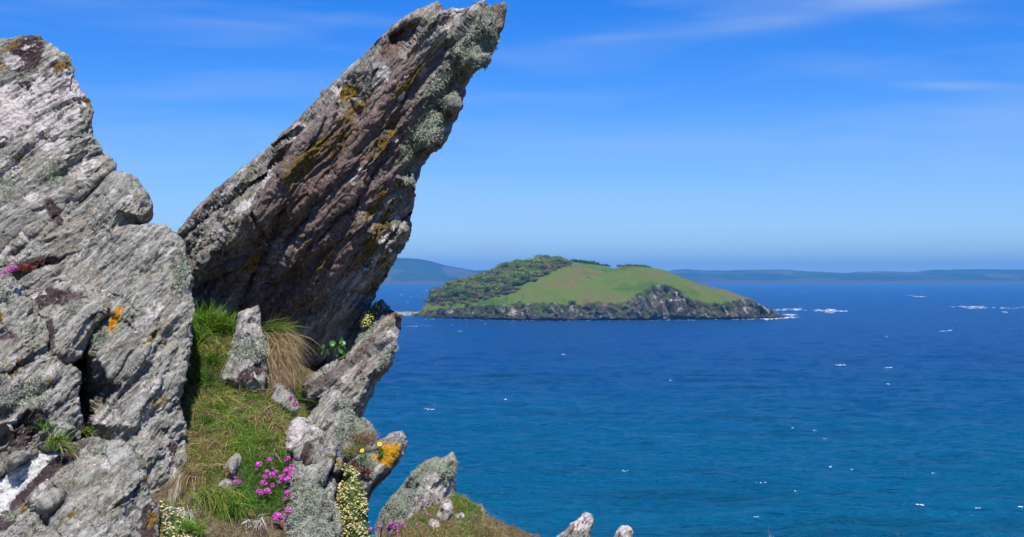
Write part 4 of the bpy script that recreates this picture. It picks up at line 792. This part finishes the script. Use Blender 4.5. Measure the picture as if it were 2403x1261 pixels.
rt = XX/np.maximum(YY, 1); lim = H-.206*YY; kk = sstep(-.005, .03, rt)*(YY > 4.5)*(YY < 16); ZZ = np.where(kk > 0, np.minimum(ZZ, lim+(1-kk)*.35), ZZ)
k2 = np.exp(-((rt+.1075)/.0075)**4)*sstep(4.55, 4.85, YY)*(1-sstep(6.9, 7.4, YY)); ZZ = np.where(k2 > .02, np.minimum(ZZ, H-.222*YY+(1-k2)*.7), ZZ)
tag(link('ground', np.stack([XX, YY, ZZ], -1).reshape(-1, 3), np.stack([idx[:-1, :-1], idx[:-1, 1:], idx[1:, 1:], idx[1:, :-1]], -1).reshape(-1, 4), soil, origin=(0, 4, H-2)), kind='structure')

def ground_hit(px, py, d0=3.6, d1=9.9, st=.02):
    """first meeting of the sight lines through photograph pixels with the ground"""
    px = np.asarray(px, float); py = np.asarray(py, float); hit = np.full(len(px), np.nan); prev = None; pd = d0
    ds = np.arange(d0, d1, st)
    alive = np.ones(len(px), bool)
    for d in ds:
        P = P3(px[alive], py[alive], d); g = (P[:, 2]-GZ(P[:, 0], P[:, 1])) < 0
        ia = np.where(alive)[0][g]; hit[ia] = d-RNG.random(len(ia))*st; alive[ia] = False
        if not alive.any(): break
    return hit
def GZ(x, y):   # bilinear look-up in the ground sheet
    i = np.clip(np.searchsorted(gx, x)-1, 0, len(gx)-2); j = np.clip(np.searchsorted(gy, y)-1, 0, len(gy)-2)
    u = np.clip((x-gx[i])/(gx[i+1]-gx[i]), 0, 1); v = np.clip((y-gy[j])/(gy[j+1]-gy[j]), 0, 1)
    return ZZ[j, i]*(1-u)*(1-v)+ZZ[j, i+1]*u*(1-v)+ZZ[j+1, i]*(1-u)*v+ZZ[j+1, i+1]*u*v
def scatter(poly, n):
    a = np.array(poly, float); lo, hi = a.min(0), a.max(0); Q = np.zeros((0, 2))
    while len(Q) < n:
        q = RNG.uniform(lo, hi, (n*2, 2)); Q = np.concatenate([Q, q[in_poly(q, poly)]])
    Q = Q[:n]; d = ground_hit(Q[:, 0], Q[:, 1]); ok = ~np.isnan(d); Q, d = Q[ok], d[ok]
    P = P3(Q[:, 0], Q[:, 1], d); P[:, 2] = GZ(P[:, 0], P[:, 1]); return P, Q

# ------------------------------------------------------------------ blades
grass_mat = leaf_mat('grass_blade', .35, .5)
def blades(P, D, L, Wd, droop, C, curl=0.0, nseg=4):
    n = len(P); D = D/(np.linalg.norm(D, axis=1)[:, None]+1e-9); up = RNG.normal(size=(n, 3)); S = np.cross(D, up); S /= np.linalg.norm(S, axis=1)[:, None]+1e-9
    curlv = np.cross(D, S)*curl*RNG.normal(size=(n, 1))
    V = []; ss = np.linspace(0, 1, nseg+1)
    for s in ss:
        c = P+D*(L*s)[:, None]+curlv*(L*s*s)[:, None]; c = c-np.array([0, 0, 1])*(droop*L*s**2)[:, None]
        w_ = (Wd*(1-s**1.6)*.5)[:, None]
        if s < 1: V += [c-S*w_, c+S*w_]
        else: V.append(c)
    k = len(V); V = np.stack(V, 1); base = (np.arange(n)*k)[:, None]; F_ = []
    for i in range(nseg-1):
        a = 2*i; F_ += [base+np.array([[a, a+1, a+3]]), base+np.array([[a, a+3, a+2]])]
    a = 2*(nseg-1); F_.append(base+np.array([[a, a+1, a+2]]))
    cc = np.repeat(C[:, None, :], k, 1)
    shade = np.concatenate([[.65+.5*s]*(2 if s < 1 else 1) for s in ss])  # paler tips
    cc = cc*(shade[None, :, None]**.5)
    return V.reshape(-1, 3), np.concatenate(F_), cc.reshape(-1, 3)
def merge(parts):
    V, T, C = [], [], []; n = 0
    for v, t_, c in parts: V.append(v); T.append(t_+n); C.append(c); n += len(v)
    return np.concatenate(V), np.concatenate(T), np.concatenate(C)
GREEN = [(.11, .24, .02), (.15, .32, .03), (.23, .38, .045), (.07, .16, .02)]
YELLOW = [(.30, .32, .06), (.38, .34, .11), (.24, .28, .06)]
STRAW = [(.46, .34, .17), (.38, .26, .12), (.55, .44, .26), (.30, .20, .10)]
def pick(pal, n, var=.22):
    p = np.array(pal)[RNG.integers(0, len(pal), n)]; return np.clip(p*(1+RNG.normal(0, var, (n, 1)))+RNG.normal(0, .006, (n, 3)), .004, .9)
def lean(n, spread, bias=(0, 0, 0)):
    d = RNG.normal(size=(n, 3))*spread; d[:, 2] = np.abs(d[:, 2])*.3+1; return d+np.array(bias)
def patch(poly, n, pal, L, Wd=(.0012, .0024), spread=.6, bias=(0, -.25, 0), droop=(.1, .6), curl=.35):
    P, Q = scatter(poly, n); n = len(P); nz = fbm(np.concatenate([P[:, :2]*5, P[:, 2:]*5], 1), 3, 91)
    Lr = RNG.uniform(L[0], L[1], n)*(1+.5*nz)
    pals = []
    c = pick(pal[0], n)
    if len(pal) > 1:
        alt = pick(pal[1], n); m = (nz+RNG.normal(0, .18, n)) > 0; c[m] = alt[m]
    if len(pal) > 2:
        alt = pick(pal[2], n); m = RNG.random(n) < .14; c[m] = alt[m]
    P[:, 2] -= .006
    return blades(P, lean(n, spread, bias)+np.stack([noise(P*4, 5), noise(P*4, 6), 0*nz], 1)*1.2, Lr, RNG.uniform(*Wd, n), RNG.uniform(*droop, n), c, curl)
bank = [
 patch([(440, 930), (600, 890), (700, 930), (715, 990), (700, 1060), (640, 1100), (450, 1080), (424, 1000)], 16000, [GREEN[:3], GREEN[1:3]+YELLOW+STRAW[:1], STRAW], (.018, .055), spread=.9),
 patch([(430, 720), (560, 730), (540, 880), (440, 900)], 4500, [GREEN, YELLOW, STRAW], (.03, .075), spread=.6),
 patch([(520, 1010), (680, 1000), (690, 1080), (560, 1100)], 3500, [GREEN], (.015, .045), spread=.8),
 patch([(430, 1010), (520, 1040), (500, 1150), (430, 1150)], 2600, [STRAW+[(.22, .14, .10)], STRAW[1:2]+YELLOW[:1]], (.02, .06), spread=.9, bias=(.3, -.5, -.3)),
 patch([(380, 1190), (480, 1140), (560, 1180), (650, 1190), (640, 1300), (380, 1300)], 3500, [YELLOW+GREEN[:2], STRAW], (.015, .05), spread=.8),
 patch([(600, 880), (705, 890), (720, 990), (640, 960)], 1800, [YELLOW+GREEN, STRAW], (.02, .06)),
 patch([(720, 960), (760, 1000), (760, 1040), (700, 1000)], 500, [GREEN+YELLOW], (.02, .05)),
 patch([(800, 1040), (880, 1060), (860, 1110), (800, 1110)], 500, [STRAW, YELLOW], (.02, .06)),
]
bank += [patch([(440, 930), (600, 890), (700, 930), (715, 990), (700, 1060), (560, 1100), (450, 1100), (424, 1000)], 3200, [GREEN[:3], YELLOW+STRAW[:1]], (.05, .10), (.0016, .0028), spread=1.1, bias=(.1, -.5, 0), droop=(.3, 1.0), curl=.5),
 patch([(430, 960), (560, 1000), (520, 1120), (430, 1130)], 1200, [STRAW+YELLOW[:1]], (.04, .09), (.0014, .0024), spread=1.0, bias=(.3, -.5, -.2), droop=(.3, 1.0), curl=.5)]
def clump(px, py, d, n, pal, L, rad, dirv, spread, Wd=(.0018, .0032), droop=(.1, .5), curl=.3, flat=.3):
    P = P3(px, py, d)+RNG.normal(size=(n, 3))*rad*[1, flat, .35]
    D = RNG.normal(size=(n, 3))*spread+np.array(dirv)
    return blades(P, D, RNG.uniform(L[0], L[1], n), RNG.uniform(*Wd, n), RNG.uniform(*droop, n), pick(pal, n), curl, 5)
def gd(px, py):
    d = ground_hit(np.array([px]), np.array([py]))[0]; return d if d == d else 5.0
for i in range(80):
    x, y = RNG.uniform(435, 690), RNG.uniform(905, 1120)
    if y > 1060 and x > 540: continue
    pal = [[GREEN[3], GREEN[0]], GREEN[:3], YELLOW+STRAW[:1], STRAW][RNG.integers(0, 4) if x > 480 or y < 960 else 3]
    bank.append(clump(x, y, gd(x, y)-.01, int(RNG.integers(50, 130)), pal, (.035, .095), .02, (RNG.normal(0, .5), -.6, RNG.uniform(-.3, .6)), .38, (.0016, .003), (.2, .9), .5))
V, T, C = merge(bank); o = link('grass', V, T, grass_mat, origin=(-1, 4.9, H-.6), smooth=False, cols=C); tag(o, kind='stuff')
head = [patch([(940, 1250), (1040, 1130), (1075, 1150), (1120, 1190), (1160, 1225), (1200, 1255), (1200, 1300), (880, 1300)], 13000, [YELLOW+GREEN[:2], STRAW+YELLOW, STRAW], (.020, .062), (.002, .0036), spread=1.0, bias=(.1, -.1, .2)),
        patch([(1040, 1140), (1075, 1150), (1130, 1195), (1100, 1215), (1060, 1180)], 2200, [GREEN[:3]], (.02, .06), (.002, .0036)),
        patch([(1130, 1205), (1205, 1245), (1200, 1290), (1140, 1260)], 1300, [[(.30, .17, .12), (.36, .22, .17), (.2, .12, .08)], STRAW], (.03, .07), spread=.35),
        patch([(1385, 1240), (1440, 1250), (1430, 1320), (1385, 1320)], 500, [YELLOW+GREEN, STRAW], (.02, .05), spread=.4)]
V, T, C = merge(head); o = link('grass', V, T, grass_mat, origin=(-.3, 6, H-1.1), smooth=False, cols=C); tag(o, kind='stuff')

def tuft(name, label, parts, cat='grass tuft', org=None):
    V, T, C = merge(parts); org = org if org is not None else [V[:, 0].mean(), V[:, 1].mean(), V[:, 2].min()]
    o = link(name, V, T, grass_mat, origin=org, smooth=False, cols=C); tag(o, label, cat); return o
tuft('grass_tuft', 'tall bright green grass tuft in the shadow between the flank rock and the leaning slab', [
  clump(485, 765, gd(485, 765)-.05, 420, GREEN[:3], (.07, .15), .035, (.0, -.25, 1), .42), clump(520, 775, gd(520, 775)-.05, 300, GREEN[:3]+YELLOW[:1], (.06, .13), .03, (.35, -.2, 1), .4),
  clump(460, 790, gd(460, 790)-.05, 300, GREEN, (.05, .10), .03, (-.1, -.4, .9), .45), clump(480, 850, gd(480, 850)-.03, 500, [GREEN[3], GREEN[0]], (.03, .08), .05, (0, -.5, .6), .6),
  clump(480, 830, gd(480, 830)-.03, 300, YELLOW+STRAW[:1], (.04, .09), .06, (.2, -.6, .1), .5)])
tuft('grass_tuft', 'dark green grass tuft against the flank rock above the mossy bank', [clump(470, 895, gd(470, 895)-.04, 520, [GREEN[3], GREEN[0], (.07, .13, .02)], (.03, .09), .045, (0, -.5, .4), .6), clump(455, 915, gd(455, 915)-.03, 160, STRAW[1:2]+[(.2, .16, .12)], (.04, .09), .04, (-.1, -.4, -.6), .35)])
tuft('dry_grass', 'golden straw tuft hanging down beside the dark hollow under the leaning slab', [
  clump(650, 790, 5.24, 620, STRAW+STRAW[2:3], (.07, .145), .030, (.75, -.35, -.25), .42, (.0012, .0022), (.3, .9), .25), clump(645, 830, 5.2, 420, STRAW+STRAW[2:3], (.06, .12), .030, (.55, -.3, -.55), .40, (.0012, .0022), (.2, .6), .2),
  clump(655, 870, 5.17, 260, STRAW, (.05, .10), .025, (.4, -.3, -.8), .28, (.0012, .0022), (.2, .5), .2), clump(632, 772, 5.26, 240, GREEN[3:]+YELLOW[:1], (.07, .15), .025, (.8, -.3, .25), .3, (.0014, .0024))])
tuft('grass_tuft', 'arching yellow green grass tuft at the bottom, below the small tan stone', [
  clump(500, 1160, gd(500, 1160)-.04, 420, YELLOW+GREEN[1:3], (.06, .14), .04, (.35, -.6, .1), .35, (.0018, .003), (.4, .9)), clump(545, 1185, gd(545, 1185)-.04, 260, GREEN[:3], (.04, .09), .03, (.2, -.5, .4), .45)])
tuft('grass_tuft', 'small green grass tuft at the bottom edge beside the cream flower cushion', [clump(450, 1250, gd(450, 1250)-.05, 240, GREEN[1:3], (.04, .08), .022, (0, -.2, 1), .45)])
tuft('grass_tuft', 'small mixed green and straw tuft on top of the bottom left boulder', [clump(128, 1035, 4.44, 130, GREEN[:2]+YELLOW[:1], (.04, .08), .018, (.5, -.4, .4), .45, (.0025, .004)), clump(150, 1045, 4.42, 60, GREEN[:1]+STRAW[2:3], (.04, .07), .016, (.9, -.4, -.1), .3, (.0025, .004)), clump(112, 1005, 4.48, 50, GREEN[:1], (.03, .05), .014, (-.2, -.2, .9), .4, (.0025, .004))])
tuft('grass_tuft', 'wisp of green and straw grass in the foot of the dark rock crack', [clump(205, 1012, 4.58, 70, YELLOW+GREEN[:1], (.02, .045), .012, (.1, -.4, .6), .5)])
tuft('dry_grass', 'dry brown grass tuft on the skyline above the pointed orange lichened slab', [clump(850, 1035, 5.0, 420, STRAW[:2]+[(.42, .30, .22)], (.035, .075), .028, (.5, -.2, .7), .4, (.001, .002)), clump(830, 1060, 4.95, 200, STRAW[2:3]+YELLOW, (.03, .06), .025, (.1, -.3, .6), .5, (.001, .002))])
tuft('dead_stems', 'thin pale dead stems hanging from the foot of the flank rock', [
  clump(424, 1112, 4.50, 12, [(.62, .56, .46)], (.10, .19), .006, (-.18, -.1, -1), .08, (.0018, .003), (0, .1), .05), clump(400, 1150, 4.48, 9, [(.62, .56, .46)], (.07, .11), .006, (-.05, -.1, -1), .10, (.0018, .003), (0, .1), .05)], 'dead stems')
tuft('dead_stems', 'bleached white dead leaves lying under the pink thrift at the bottom', [clump(600, 1225, gd(600, 1225)-.05, 60, [(.72, .66, .58)], (.02, .05), .022, (.1, -.5, -.4), .7, (.002, .004)), ], 'dead leaves')
tuft('dead_stems', 'bleached dead stems above the cream flower cushion at the bottom left', [clump(425, 1200, gd(425, 1200)-.05, 60, [(.70, .65, .56)], (.02, .055), .03, (.3, -.5, -.2), .8, (.002, .0035))], 'dead stems')
tuft('dead_stems', 'single thin pale stalk standing against the sea at the bottom right', [clump(1806, 1290, 7.5, 1, [(.62, .58, .46)], (.155, .16), .0005, (-.04, 0, 1), .0, (.006, .0061), (0, .01), .02), clump(1805, 1262, 7.5, 12, [(.62, .58, .46)], (.010, .016), .010, (0, 0, 1), .3, (.002, .003), (0, .1), .1, .1)], 'dead stem')
tuft('dry_grass', 'red brown dead plant on the ledge at the left edge beside two pink flowers', [clump(60, 625, 4.86, 130, [(.30, .05, .03), (.38, .10, .06), (.26, .12, .08)], (.012, .03), .03, (.1, -.5, .4), .7, (.002, .004))], 'dead plant')
tuft('dry_grass', 'red brown dead tuft on the pointed slab below the orange lichen', [clump(858, 1108, 4.9, 120, [(.16, .035, .02), (.22, .07, .04)], (.012, .03), .014, (.1, -.5, .3), .7, (.002, .004)), clump(838, 1092, 4.9, 50, [(.16, .035, .02)], (.012, .03), .01, (.1, -.5, .3), .7, (.002, .004))], 'dead plant')
for nm_, pxs in (('short brown heads of dead grass along the skyline of the grassy headland', (1150, 1232, 6.25)),):
    tuft('dry_grass', nm_, [clump(x, y, 8.3, 40, [(.34, .20, .16), (.30, .2, .12)], (.02, .06), .012, (0, -.1, 1), .25, (.0014, .0024)) for x, y in ((1150, 1232), (1165, 1238), (1180, 1246), (1192, 1250), (1135, 1222), (1122, 1214))])

# ------------------------------------------------------------------ flowers
pink_mat = leaf_mat('thrift_pink', .25, .6)
def head_mesh(seed, R=.0105, pal=((.62, .10, .46), (.70, .20, .58), (.50, .07, .38)), n=26):
    r = np.random.default_rng(seed); V = []; T = []; C = []
    for i in range(n):
        z = 1-1.55*(i+.5)/n; a = i*2.39996; rr = math.sqrt(max(0, 1-z*z)); d = np.array([rr*math.cos(a), rr*math.sin(a), z]); d = d+r.normal(0, .12, 3); d /= np.linalg.norm(d)
        c = d*R*r.uniform(.72, 1.0); u = np.cross(d, [0.3, .2, .9]); u /= np.linalg.norm(u); v = np.cross(d, u); s = R*r.uniform(.30, .42); b = len(V)
        V.append(c-d*s*.5); pc = np.array(pal[r.integers(0, len(pal))])*r.uniform(.8, 1.25)
        for k in range(5): V.append(c+(u*math.cos(k*1.2566)+v*math.sin(k*1.2566))*s+d*s*.15*r.uniform(-1, 1.5))
        T += [(b, b+1+k, b+1+(k+1) % 5) for k in range(5)]; C += [pc]*6
    return np.array(V), np.array(T), np.array(C)
def bank_mesh(fn, *a, mat=pink_mat, **k):
    V, T, C = fn(*a, **k); o = link('tmp', V, T, mat, cols=C, smooth=False); me = o.data; bpy.data.objects.remove(o); return me
heads = [bank_mesh(head_mesh, s) for s in range(3)]
palehd = [bank_mesh(head_mesh, s+9, pal=((.62, .38, .50), (.66, .46, .50), (.50, .27, .38))) for s in range(2)]
for m in heads+palehd: m.name = 'flower_head'
def stalk(p0, p1, par, colr=(.16, .20, .06), w_=.0012):
    d = p1-p0; L = np.linalg.norm(d); n = 3; V, T, C = blades(np.repeat(p0[None], n, 0), np.repeat(d[None]/L, n, 0)+RNG.normal(0, .01, (n, 3)), np.full(n, L), np.full(n, w_*1.6), np.zeros(n), np.repeat(np.array([colr]), n, 0), 0, 3)
    return link('stalk', V, T, grass_mat, par, origin=p0, smooth=False, cols=C)
def thrift(label, pts, d, cushion=None, base=None, size=1.15, mats=heads, leafn=900):
    cx = np.mean([p[0] for p in pts]); cy = max(p[1] for p in pts)
    b0 = P3(*(base or (cx, cy+20)), (gd(*(base or (cx, cy+20))) if d is None else d)); r = empty('thrift_plant', b0); tag(r, label, 'flowers')
    if cushion:
        P, Q = scatter(cushion, leafn); n = len(P); c = pick([(.07, .19, .02), (.10, .26, .03), (.15, .30, .04)], n)
        lay = RNG.random(n)*.02; P[:, 2] += lay; P[:, 1] -= lay
        V, T, C = blades(P, lean(n, .9, (0, -.35, 0)), RNG.uniform(.015, .038, n), RNG.uniform(.0012, .0022, n), RNG.uniform(0, .3, n), c, .2, 3)
        link('leaf_cushion', V, T, grass_mat, r, origin=b0, smooth=False, cols=C)['kind'] = 'stuff'
    for i, p in enumerate(pts):
        dd = (gd(p[0], min(p[1]+12, 1261)) if d is None else d)-.05-RNG.random()*.02
        hp = P3(p[0], p[1], dd); s = size*RNG.uniform(.75, 1.22)*(p[2] if len(p) > 2 else 1)
        h = bpy.data.objects.new('flower_head', random.choice(mats)); col.objects.link(h); h.parent = r; h.location = Vector((hp-b0).tolist()); h.scale = (s, s, s*.85)
        h.rotation_euler = (RNG.normal(.35, .3), RNG.normal(0, .3), RNG.random()*6.3)
        root = hp+np.array([RNG.normal(0, .008), .035, -.05]); stalk(root, hp, r)
thrift('large thrift cushion full of pink flower heads left of the green lichened boulder',
  [(632, 1079), (608, 1090, .9), (675, 1078), (602, 1102, .4), (627, 1107), (638, 1116), (648, 1107, .9), (670, 1105, .8), (684, 1095), (688, 1103), (696, 1098), (709, 1098), (712, 1108), (700, 1110), (690, 1114), (678, 1110, .8), (658, 1123, .9), (674, 1125), (640, 1139), (619, 1134, .9), (610, 1156), (627, 1153), (674, 1157), (690, 1158, .9), (702, 1142), (668, 1171, .8), (702, 1130, .9), (704, 1120), (694, 1104), (703, 1104), (681, 1118), (697, 1120), (712, 1116, .9), (688, 1122, .9), (716, 1102, .8), (699, 1090), (706, 1096), (692, 1109), (684, 1106), (676, 1101, .9), (709, 1114), (698, 1127), (622, 1120, .9), (655, 1132, .8), (665, 1115, .8), (693, 1090, .9), (708, 1085, .5), (648, 1070, .5), (640, 1100, .5)],
  None, cushion=[(565, 1080), (620, 1060), (680, 1075), (700, 1110), (690, 1170), (650, 1215), (600, 1210), (560, 1170)], base=(630, 1180), leafn=4200)
thrift('three pink thrift heads touching the grey tip of the small tan stone', [(553, 1122, .8), (552, 1132, .8), (558, 1134, .7), (564, 1131, .7)], None, base=(556, 1140), size=.9)
thrift('pair of bright pink thrift heads near the bottom edge under the green cushion', [(650, 1211, 1.15), (647, 1217, .8), (658, 1216, .8), (675, 1201, 1.0), (663, 1224, .5)], None, base=(655, 1235))
thrift('two pink thrift heads on the bank edge at the foot of the golden straw tuft', [(683, 932, .8), (692, 949, .85)], 5.05, base=(690, 965))
thrift('pink flowers on the ledge at the far left edge of the picture', [(32, 630, .9), (11, 640, .8), (20, 634, .6), (38, 628, .6)], 4.75, base=(25, 650))
thrift('dense row of small pink thrift heads at the foot of the lichened fin',
  [(x, y, .9) for x, y in [(893, 1238), (899, 1232), (905, 1229), (903, 1240), (911, 1236), (916, 1231), (920, 1228), (923, 1236), (928, 1232), (931, 1240), (934, 1247), (920, 1245), (908, 1247), (913, 1252), (905, 1255), (925, 1252), (888, 1243), (938, 1232, ), (943, 1226), (950, 1235), (926, 1226), (898, 1245), (890, 1250)]], 7.74, base=(912, 1262), size=.95)
thrift('string of pale pink thrift heads on the headland slope right of the dense row',
  [(x, y, .8) for x, y in [(984, 1168), (990, 1175), (993, 1178), (996, 1195), (999, 1202), (1002, 1207), (1007, 1208), (965, 1202), (962, 1185), (983, 1227), (978, 1230), (987, 1236), (972, 1240), (948, 1228), (952, 1238)]], 7.8, base=(985, 1250), size=.85, mats=heads+palehd*2)
thrift('single purple thrift head on the edge of the cream flower cushion by the sea', [(869, 1242, .8)], 4.75, base=(866, 1261))
# yellow daisy-like flowers
ymat = leaf_mat('yellow_petal', .3, .5)
def daisy(seed, R=.011):
    V = []; T = []; C = []; r = np.random.default_rng(seed)
    for ring, (n, ln) in enumerate(((13, 1), (9, .6))):
        for i in range(n):
            a = i/n*6.283+ring*.2; d = np.array([math.cos(a), math.sin(a), .15+ring*.35]); s = np.array([-math.sin(a), math.cos(a), 0]); b = len(V); L = R*ln*r.uniform(.85, 1.1)
            V += [d*L*.1, d*L*.7-s*L*.2, d*L, d*L*.7+s*L*.2]; T += [(b, b+1, b+2), (b, b+2, b+3)]; C += [(.85, .62, .02)]*4
    return np.array(V), np.array(T), np.array(C)
dm = bank_mesh(daisy, 3, mat=ymat); dm.name = 'petals'
for px, py, d, s, lab in [(891, 1043, 4.93, 1.05, 'bright yellow flower on the top edge of the pointed lichened slab'), (850, 1058, 4.86, .9, 'paler yellow flower left of the bright yellow one on the rock')]:
    hp = P3(px, py, d); root = hp+np.array([0, .03, -.035]); r = empty('yellow_flower', root); tag(r, lab, 'flower')
    h = bpy.data.objects.new('flower_head', dm); col.objects.link(h); h.parent = r; h.location = Vector((hp-root).tolist()); h.rotation_euler = (.9, 0, 0); h.scale = (s, s, s)
    stalk(root, hp, r)
    V, T, C = blades(np.repeat(root[None], 60, 0)+RNG.normal(0, .008, (60, 3)), RNG.normal(size=(60, 3))*.6+[0, -.4, .5], RNG.uniform(.02, .04, 60), RNG.uniform(.002, .004, 60), RNG.uniform(0, .4, 60), pick(GREEN[:2], 60), .2, 3)
    link('leaves', V, T, grass_mat, r, origin=root, smooth=False, cols=C)['kind'] = 'stuff'
# round fleshy leaves in the dark hollow
pr = P3(785, 830, 5.38); r = empty('leafy_plant', pr); tag(r, 'round leaved dark green plant growing in the hollow under the leaning slab', 'plant')
import bmesh
bm = bmesh.new(); bmesh.ops.create_circle(bm, cap_ends=True, segments=9, radius=1); bmesh.ops.poke(bm, faces=bm.faces[:])
for v in bm.verts: v.co.z = .25*(v.co.x**2+v.co.y**2)*(1+.2*math.sin(5*math.atan2(v.co.y, v.co.x)))-.1
lm = bpy.data.meshes.new('leaf'); bm.to_mesh(lm); bm.free()
lm.materials.append(simple_mat('round_leaf', [(.3, (.03, .10, .015)), (.6, (.08, .20, .025))], 20, .45, .4))
for px, py, s in [(735, 820, 8), (748, 822, 6), (760, 815, 7), (768, 825, 9), (778, 816, 8), (786, 826, 9), (795, 812, 9), (803, 806, 8), (798, 822, 10), (806, 832, 8), (790, 838, 7), (780, 806, 7), (812, 822, 8), (757, 828, 6), (800, 796, 7), (808, 815, 6)]:
    o = bpy.data.objects.new('leaf', lm); col.objects.link(o); o.parent = r; p = P3(px, py, 5.32+RNG.random()*.08); sc = s*5.35/F; o.scale = (sc, sc, sc); o.location = Vector((p-pr).tolist()); o.rotation_euler = (1.0+RNG.normal(0, .35), RNG.normal(0, .4), RNG.random()*6)

# cream flowered cushions: green body, thousands of small buds
bud_mat = leaf_mat('cream_bud', .2, .6)
def cushion(key, label, outline, ctrl, thick, nb, pal, seed, green=True):
    t_ = simple_mat('cushion_green_'+key, [(.35, (.03, .055, .012)), (.5, (.08, .12, .03)), (.68, (.18, .20, .06))], 45, .9, .1, .012, 90) ; t_.name = 'cushion_green'
    b0 = P3(outline[0][0], max(p[1] for p in outline), ctrl[0][2]); r = empty('flower_cushion', b0); tag(r, label, 'flowers')
    for z in ():
        pass
    o = rock('cush'+key, 'leaf_body', None, outline, ctrl, thick, 30, t_, seed, spacing=5.0, jit=3.5, drop=.07, rim=22, amp=(.012, .004, .006, .006), parent=None)
    o.parent = r; o.location = o.location-Vector(b0.tolist())
    for k in ('label', 'category'):
        if k in o: del o[k]
    R = ROCKS['cush'+key]; nf = R['nf']; Vf, Nf, Qf = R['V'][:nf], R['N'][:nf], R['Q']
    wgt = np.clip(.45+1.6*fbm(np.concatenate([Qf/30, np.full((nf, 1), seed)], 1), 2, seed), .03, 1); wgt /= wgt.sum()
    ii = RNG.choice(nf, nb, p=wgt); P = Vf[ii]+Nf[ii]*RNG.uniform(.002, .012, (nb, 1)); Nn = Nf[ii]
    # bud = small irregular octahedron
    oc = np.array([(1, 0, 0), (-1, 0, 0), (0, 1, 0), (0, -1, 0), (0, 0, 1), (0, 0, -1)], float); of = np.array([(0, 2, 4), (2, 1, 4), (1, 3, 4), (3, 0, 4), (2, 0, 5), (1, 2, 5), (3, 1, 5), (0, 3, 5)])
    s = RNG.uniform(.0028, .0058, nb); V = P[:, None]+oc[None]*s[:, None, None]*RNG.uniform(.7, 1.25, (nb, 6, 1)); T = (of[None]+(np.arange(nb)*6)[:, None, None]).reshape(-1, 3)
    C = np.repeat(pick(pal, nb, .12), 6, 0)
    link('flower_buds', V.reshape(-1, 3), T, bud_mat, r, origin=b0, smooth=False, cols=C)['kind'] = 'stuff'
    n = nb*2; ii = RNG.integers(0, nf, n); V, T, C = blades(Vf[ii], Nf[ii]+RNG.normal(0, .5, (n, 3))+[0, 0, .2], RNG.uniform(.006, .018, n), RNG.uniform(.0014, .0026, n), RNG.uniform(0, .3, n), pick([(.06, .13, .02), (.12, .20, .04), (.20, .22, .06)], n), .2, 3)
    link('leaves', V, T, grass_mat, r, origin=b0, smooth=False, cols=C)['kind'] = 'stuff'
CREAM = [(.60, .53, .17), (.62, .56, .28), (.48, .44, .12), (.66, .60, .38)]
cushion('a', 'steep cushion of cream yellow buds on the cliff edge above the sea',
  [(800, 1100), (812, 1092), (826, 1104), (838, 1122), (850, 1145), (858, 1160), (860, 1190), (858, 1220), (866, 1245), (872, 1275), (870, 1400), (800, 1400), (800, 1262), (796, 1225), (790, 1195), (794, 1160), (802, 1125)],
  [(815, 1110, 4.78), (830, 1150, 4.72), (825, 1200, 4.66), (835, 1250, 4.60), (830, 1330, 4.5), (805, 1180, 4.70)], .3, 950, CREAM, 81)
cushion('b', 'low cushion of cream buds and white scraps at the bottom beside the corner boulder',
  [(372, 1180), (390, 1172), (410, 1178), (430, 1196), (450, 1215), (470, 1240), (480, 1275), (470, 1380), (376, 1380), (374, 1240)],
  [(390, 1190, 4.42), (420, 1220, 4.34), (400, 1260, 4.28), (450, 1260, 4.28), (420, 1330, 4.15)], .2, 480, [(.66, .55, .30), (.74, .68, .48), (.6, .5, .25)], 82)
cushion('c', 'mossy yellow green lichen tuft in the notch between the leaning slab and the long block',
  [(850, 756), (858, 738), (872, 722), (882, 712), (890, 718), (888, 730), (876, 745), (862, 765), (852, 775)],
  [(870, 740, 5.50), (880, 722, 5.54), (860, 760, 5.48)], .08, 160, [(.62, .55, .12), (.5, .5, .16), (.65, .6, .3)], 83)

# ------------------------------------------------------------------ shaggy lichen standing off the rock
lich_mat = leaf_mat('lichen_frond', .1, .9)
def furry(key, n, L=(.006, .013), pal=((.34, .37, .28), (.24, .27, .20), (.46, .48, .38)), zone='zg', thr=.35):
    R = ROCKS[key]; nf = R['nf']; a = R['at'][zone][:nf]; nz = fbm(np.concatenate([R['Q']/16, np.full((nf, 1), 3.3)], 1), 3, 97)
    w_ = np.clip(a-thr+nz*.9, 0, 1); w_ = np.where(a > .15, w_, 0)
    if w_.sum() < 1: return
    w_ /= w_.sum(); ii = RNG.choice(nf, n, p=w_); ii = np.repeat(ii, 4); m = len(ii)
    P = R['V'][ii]+RNG.normal(0, .002, (m, 3)); D = R['N'][ii]+RNG.normal(0, .55, (m, 3)); c = np.repeat(pick(pal, n, .18), 4, 0)
    V, T, C = blades(P-R['N'][ii]*.002, D, RNG.uniform(*L, m), RNG.uniform(.002, .0042, m), RNG.uniform(0, .4, m), c, .6, 2)
    p = R['o']; o = link('lichen', V, T, lich_mat, None, smooth=False, origin=np.array(p.location), cols=C); o.parent = p; o.location = (0, 0, 0); o['kind'] = 'stuff'
for k, n in (('leaning', 3600), ('block', 1300), ('underblock', 1100), ('thriftrock', 2400), ('fin', 2400), ('spike', 700), ('flank', 1600), ('lower', 900), ('foot', 700), ('pointer', 300), ('ledge', 250), ('tower', 400)): furry(k, n)
furry('pointer', 260, (.004, .008), ((.75, .40, .02), (.60, .28, .02), (.8, .5, .06)), 'zy', .5)
furry('flank', 120, (.004, .007), ((.75, .40, .02), (.60, .28, .02)), 'zy', .5)
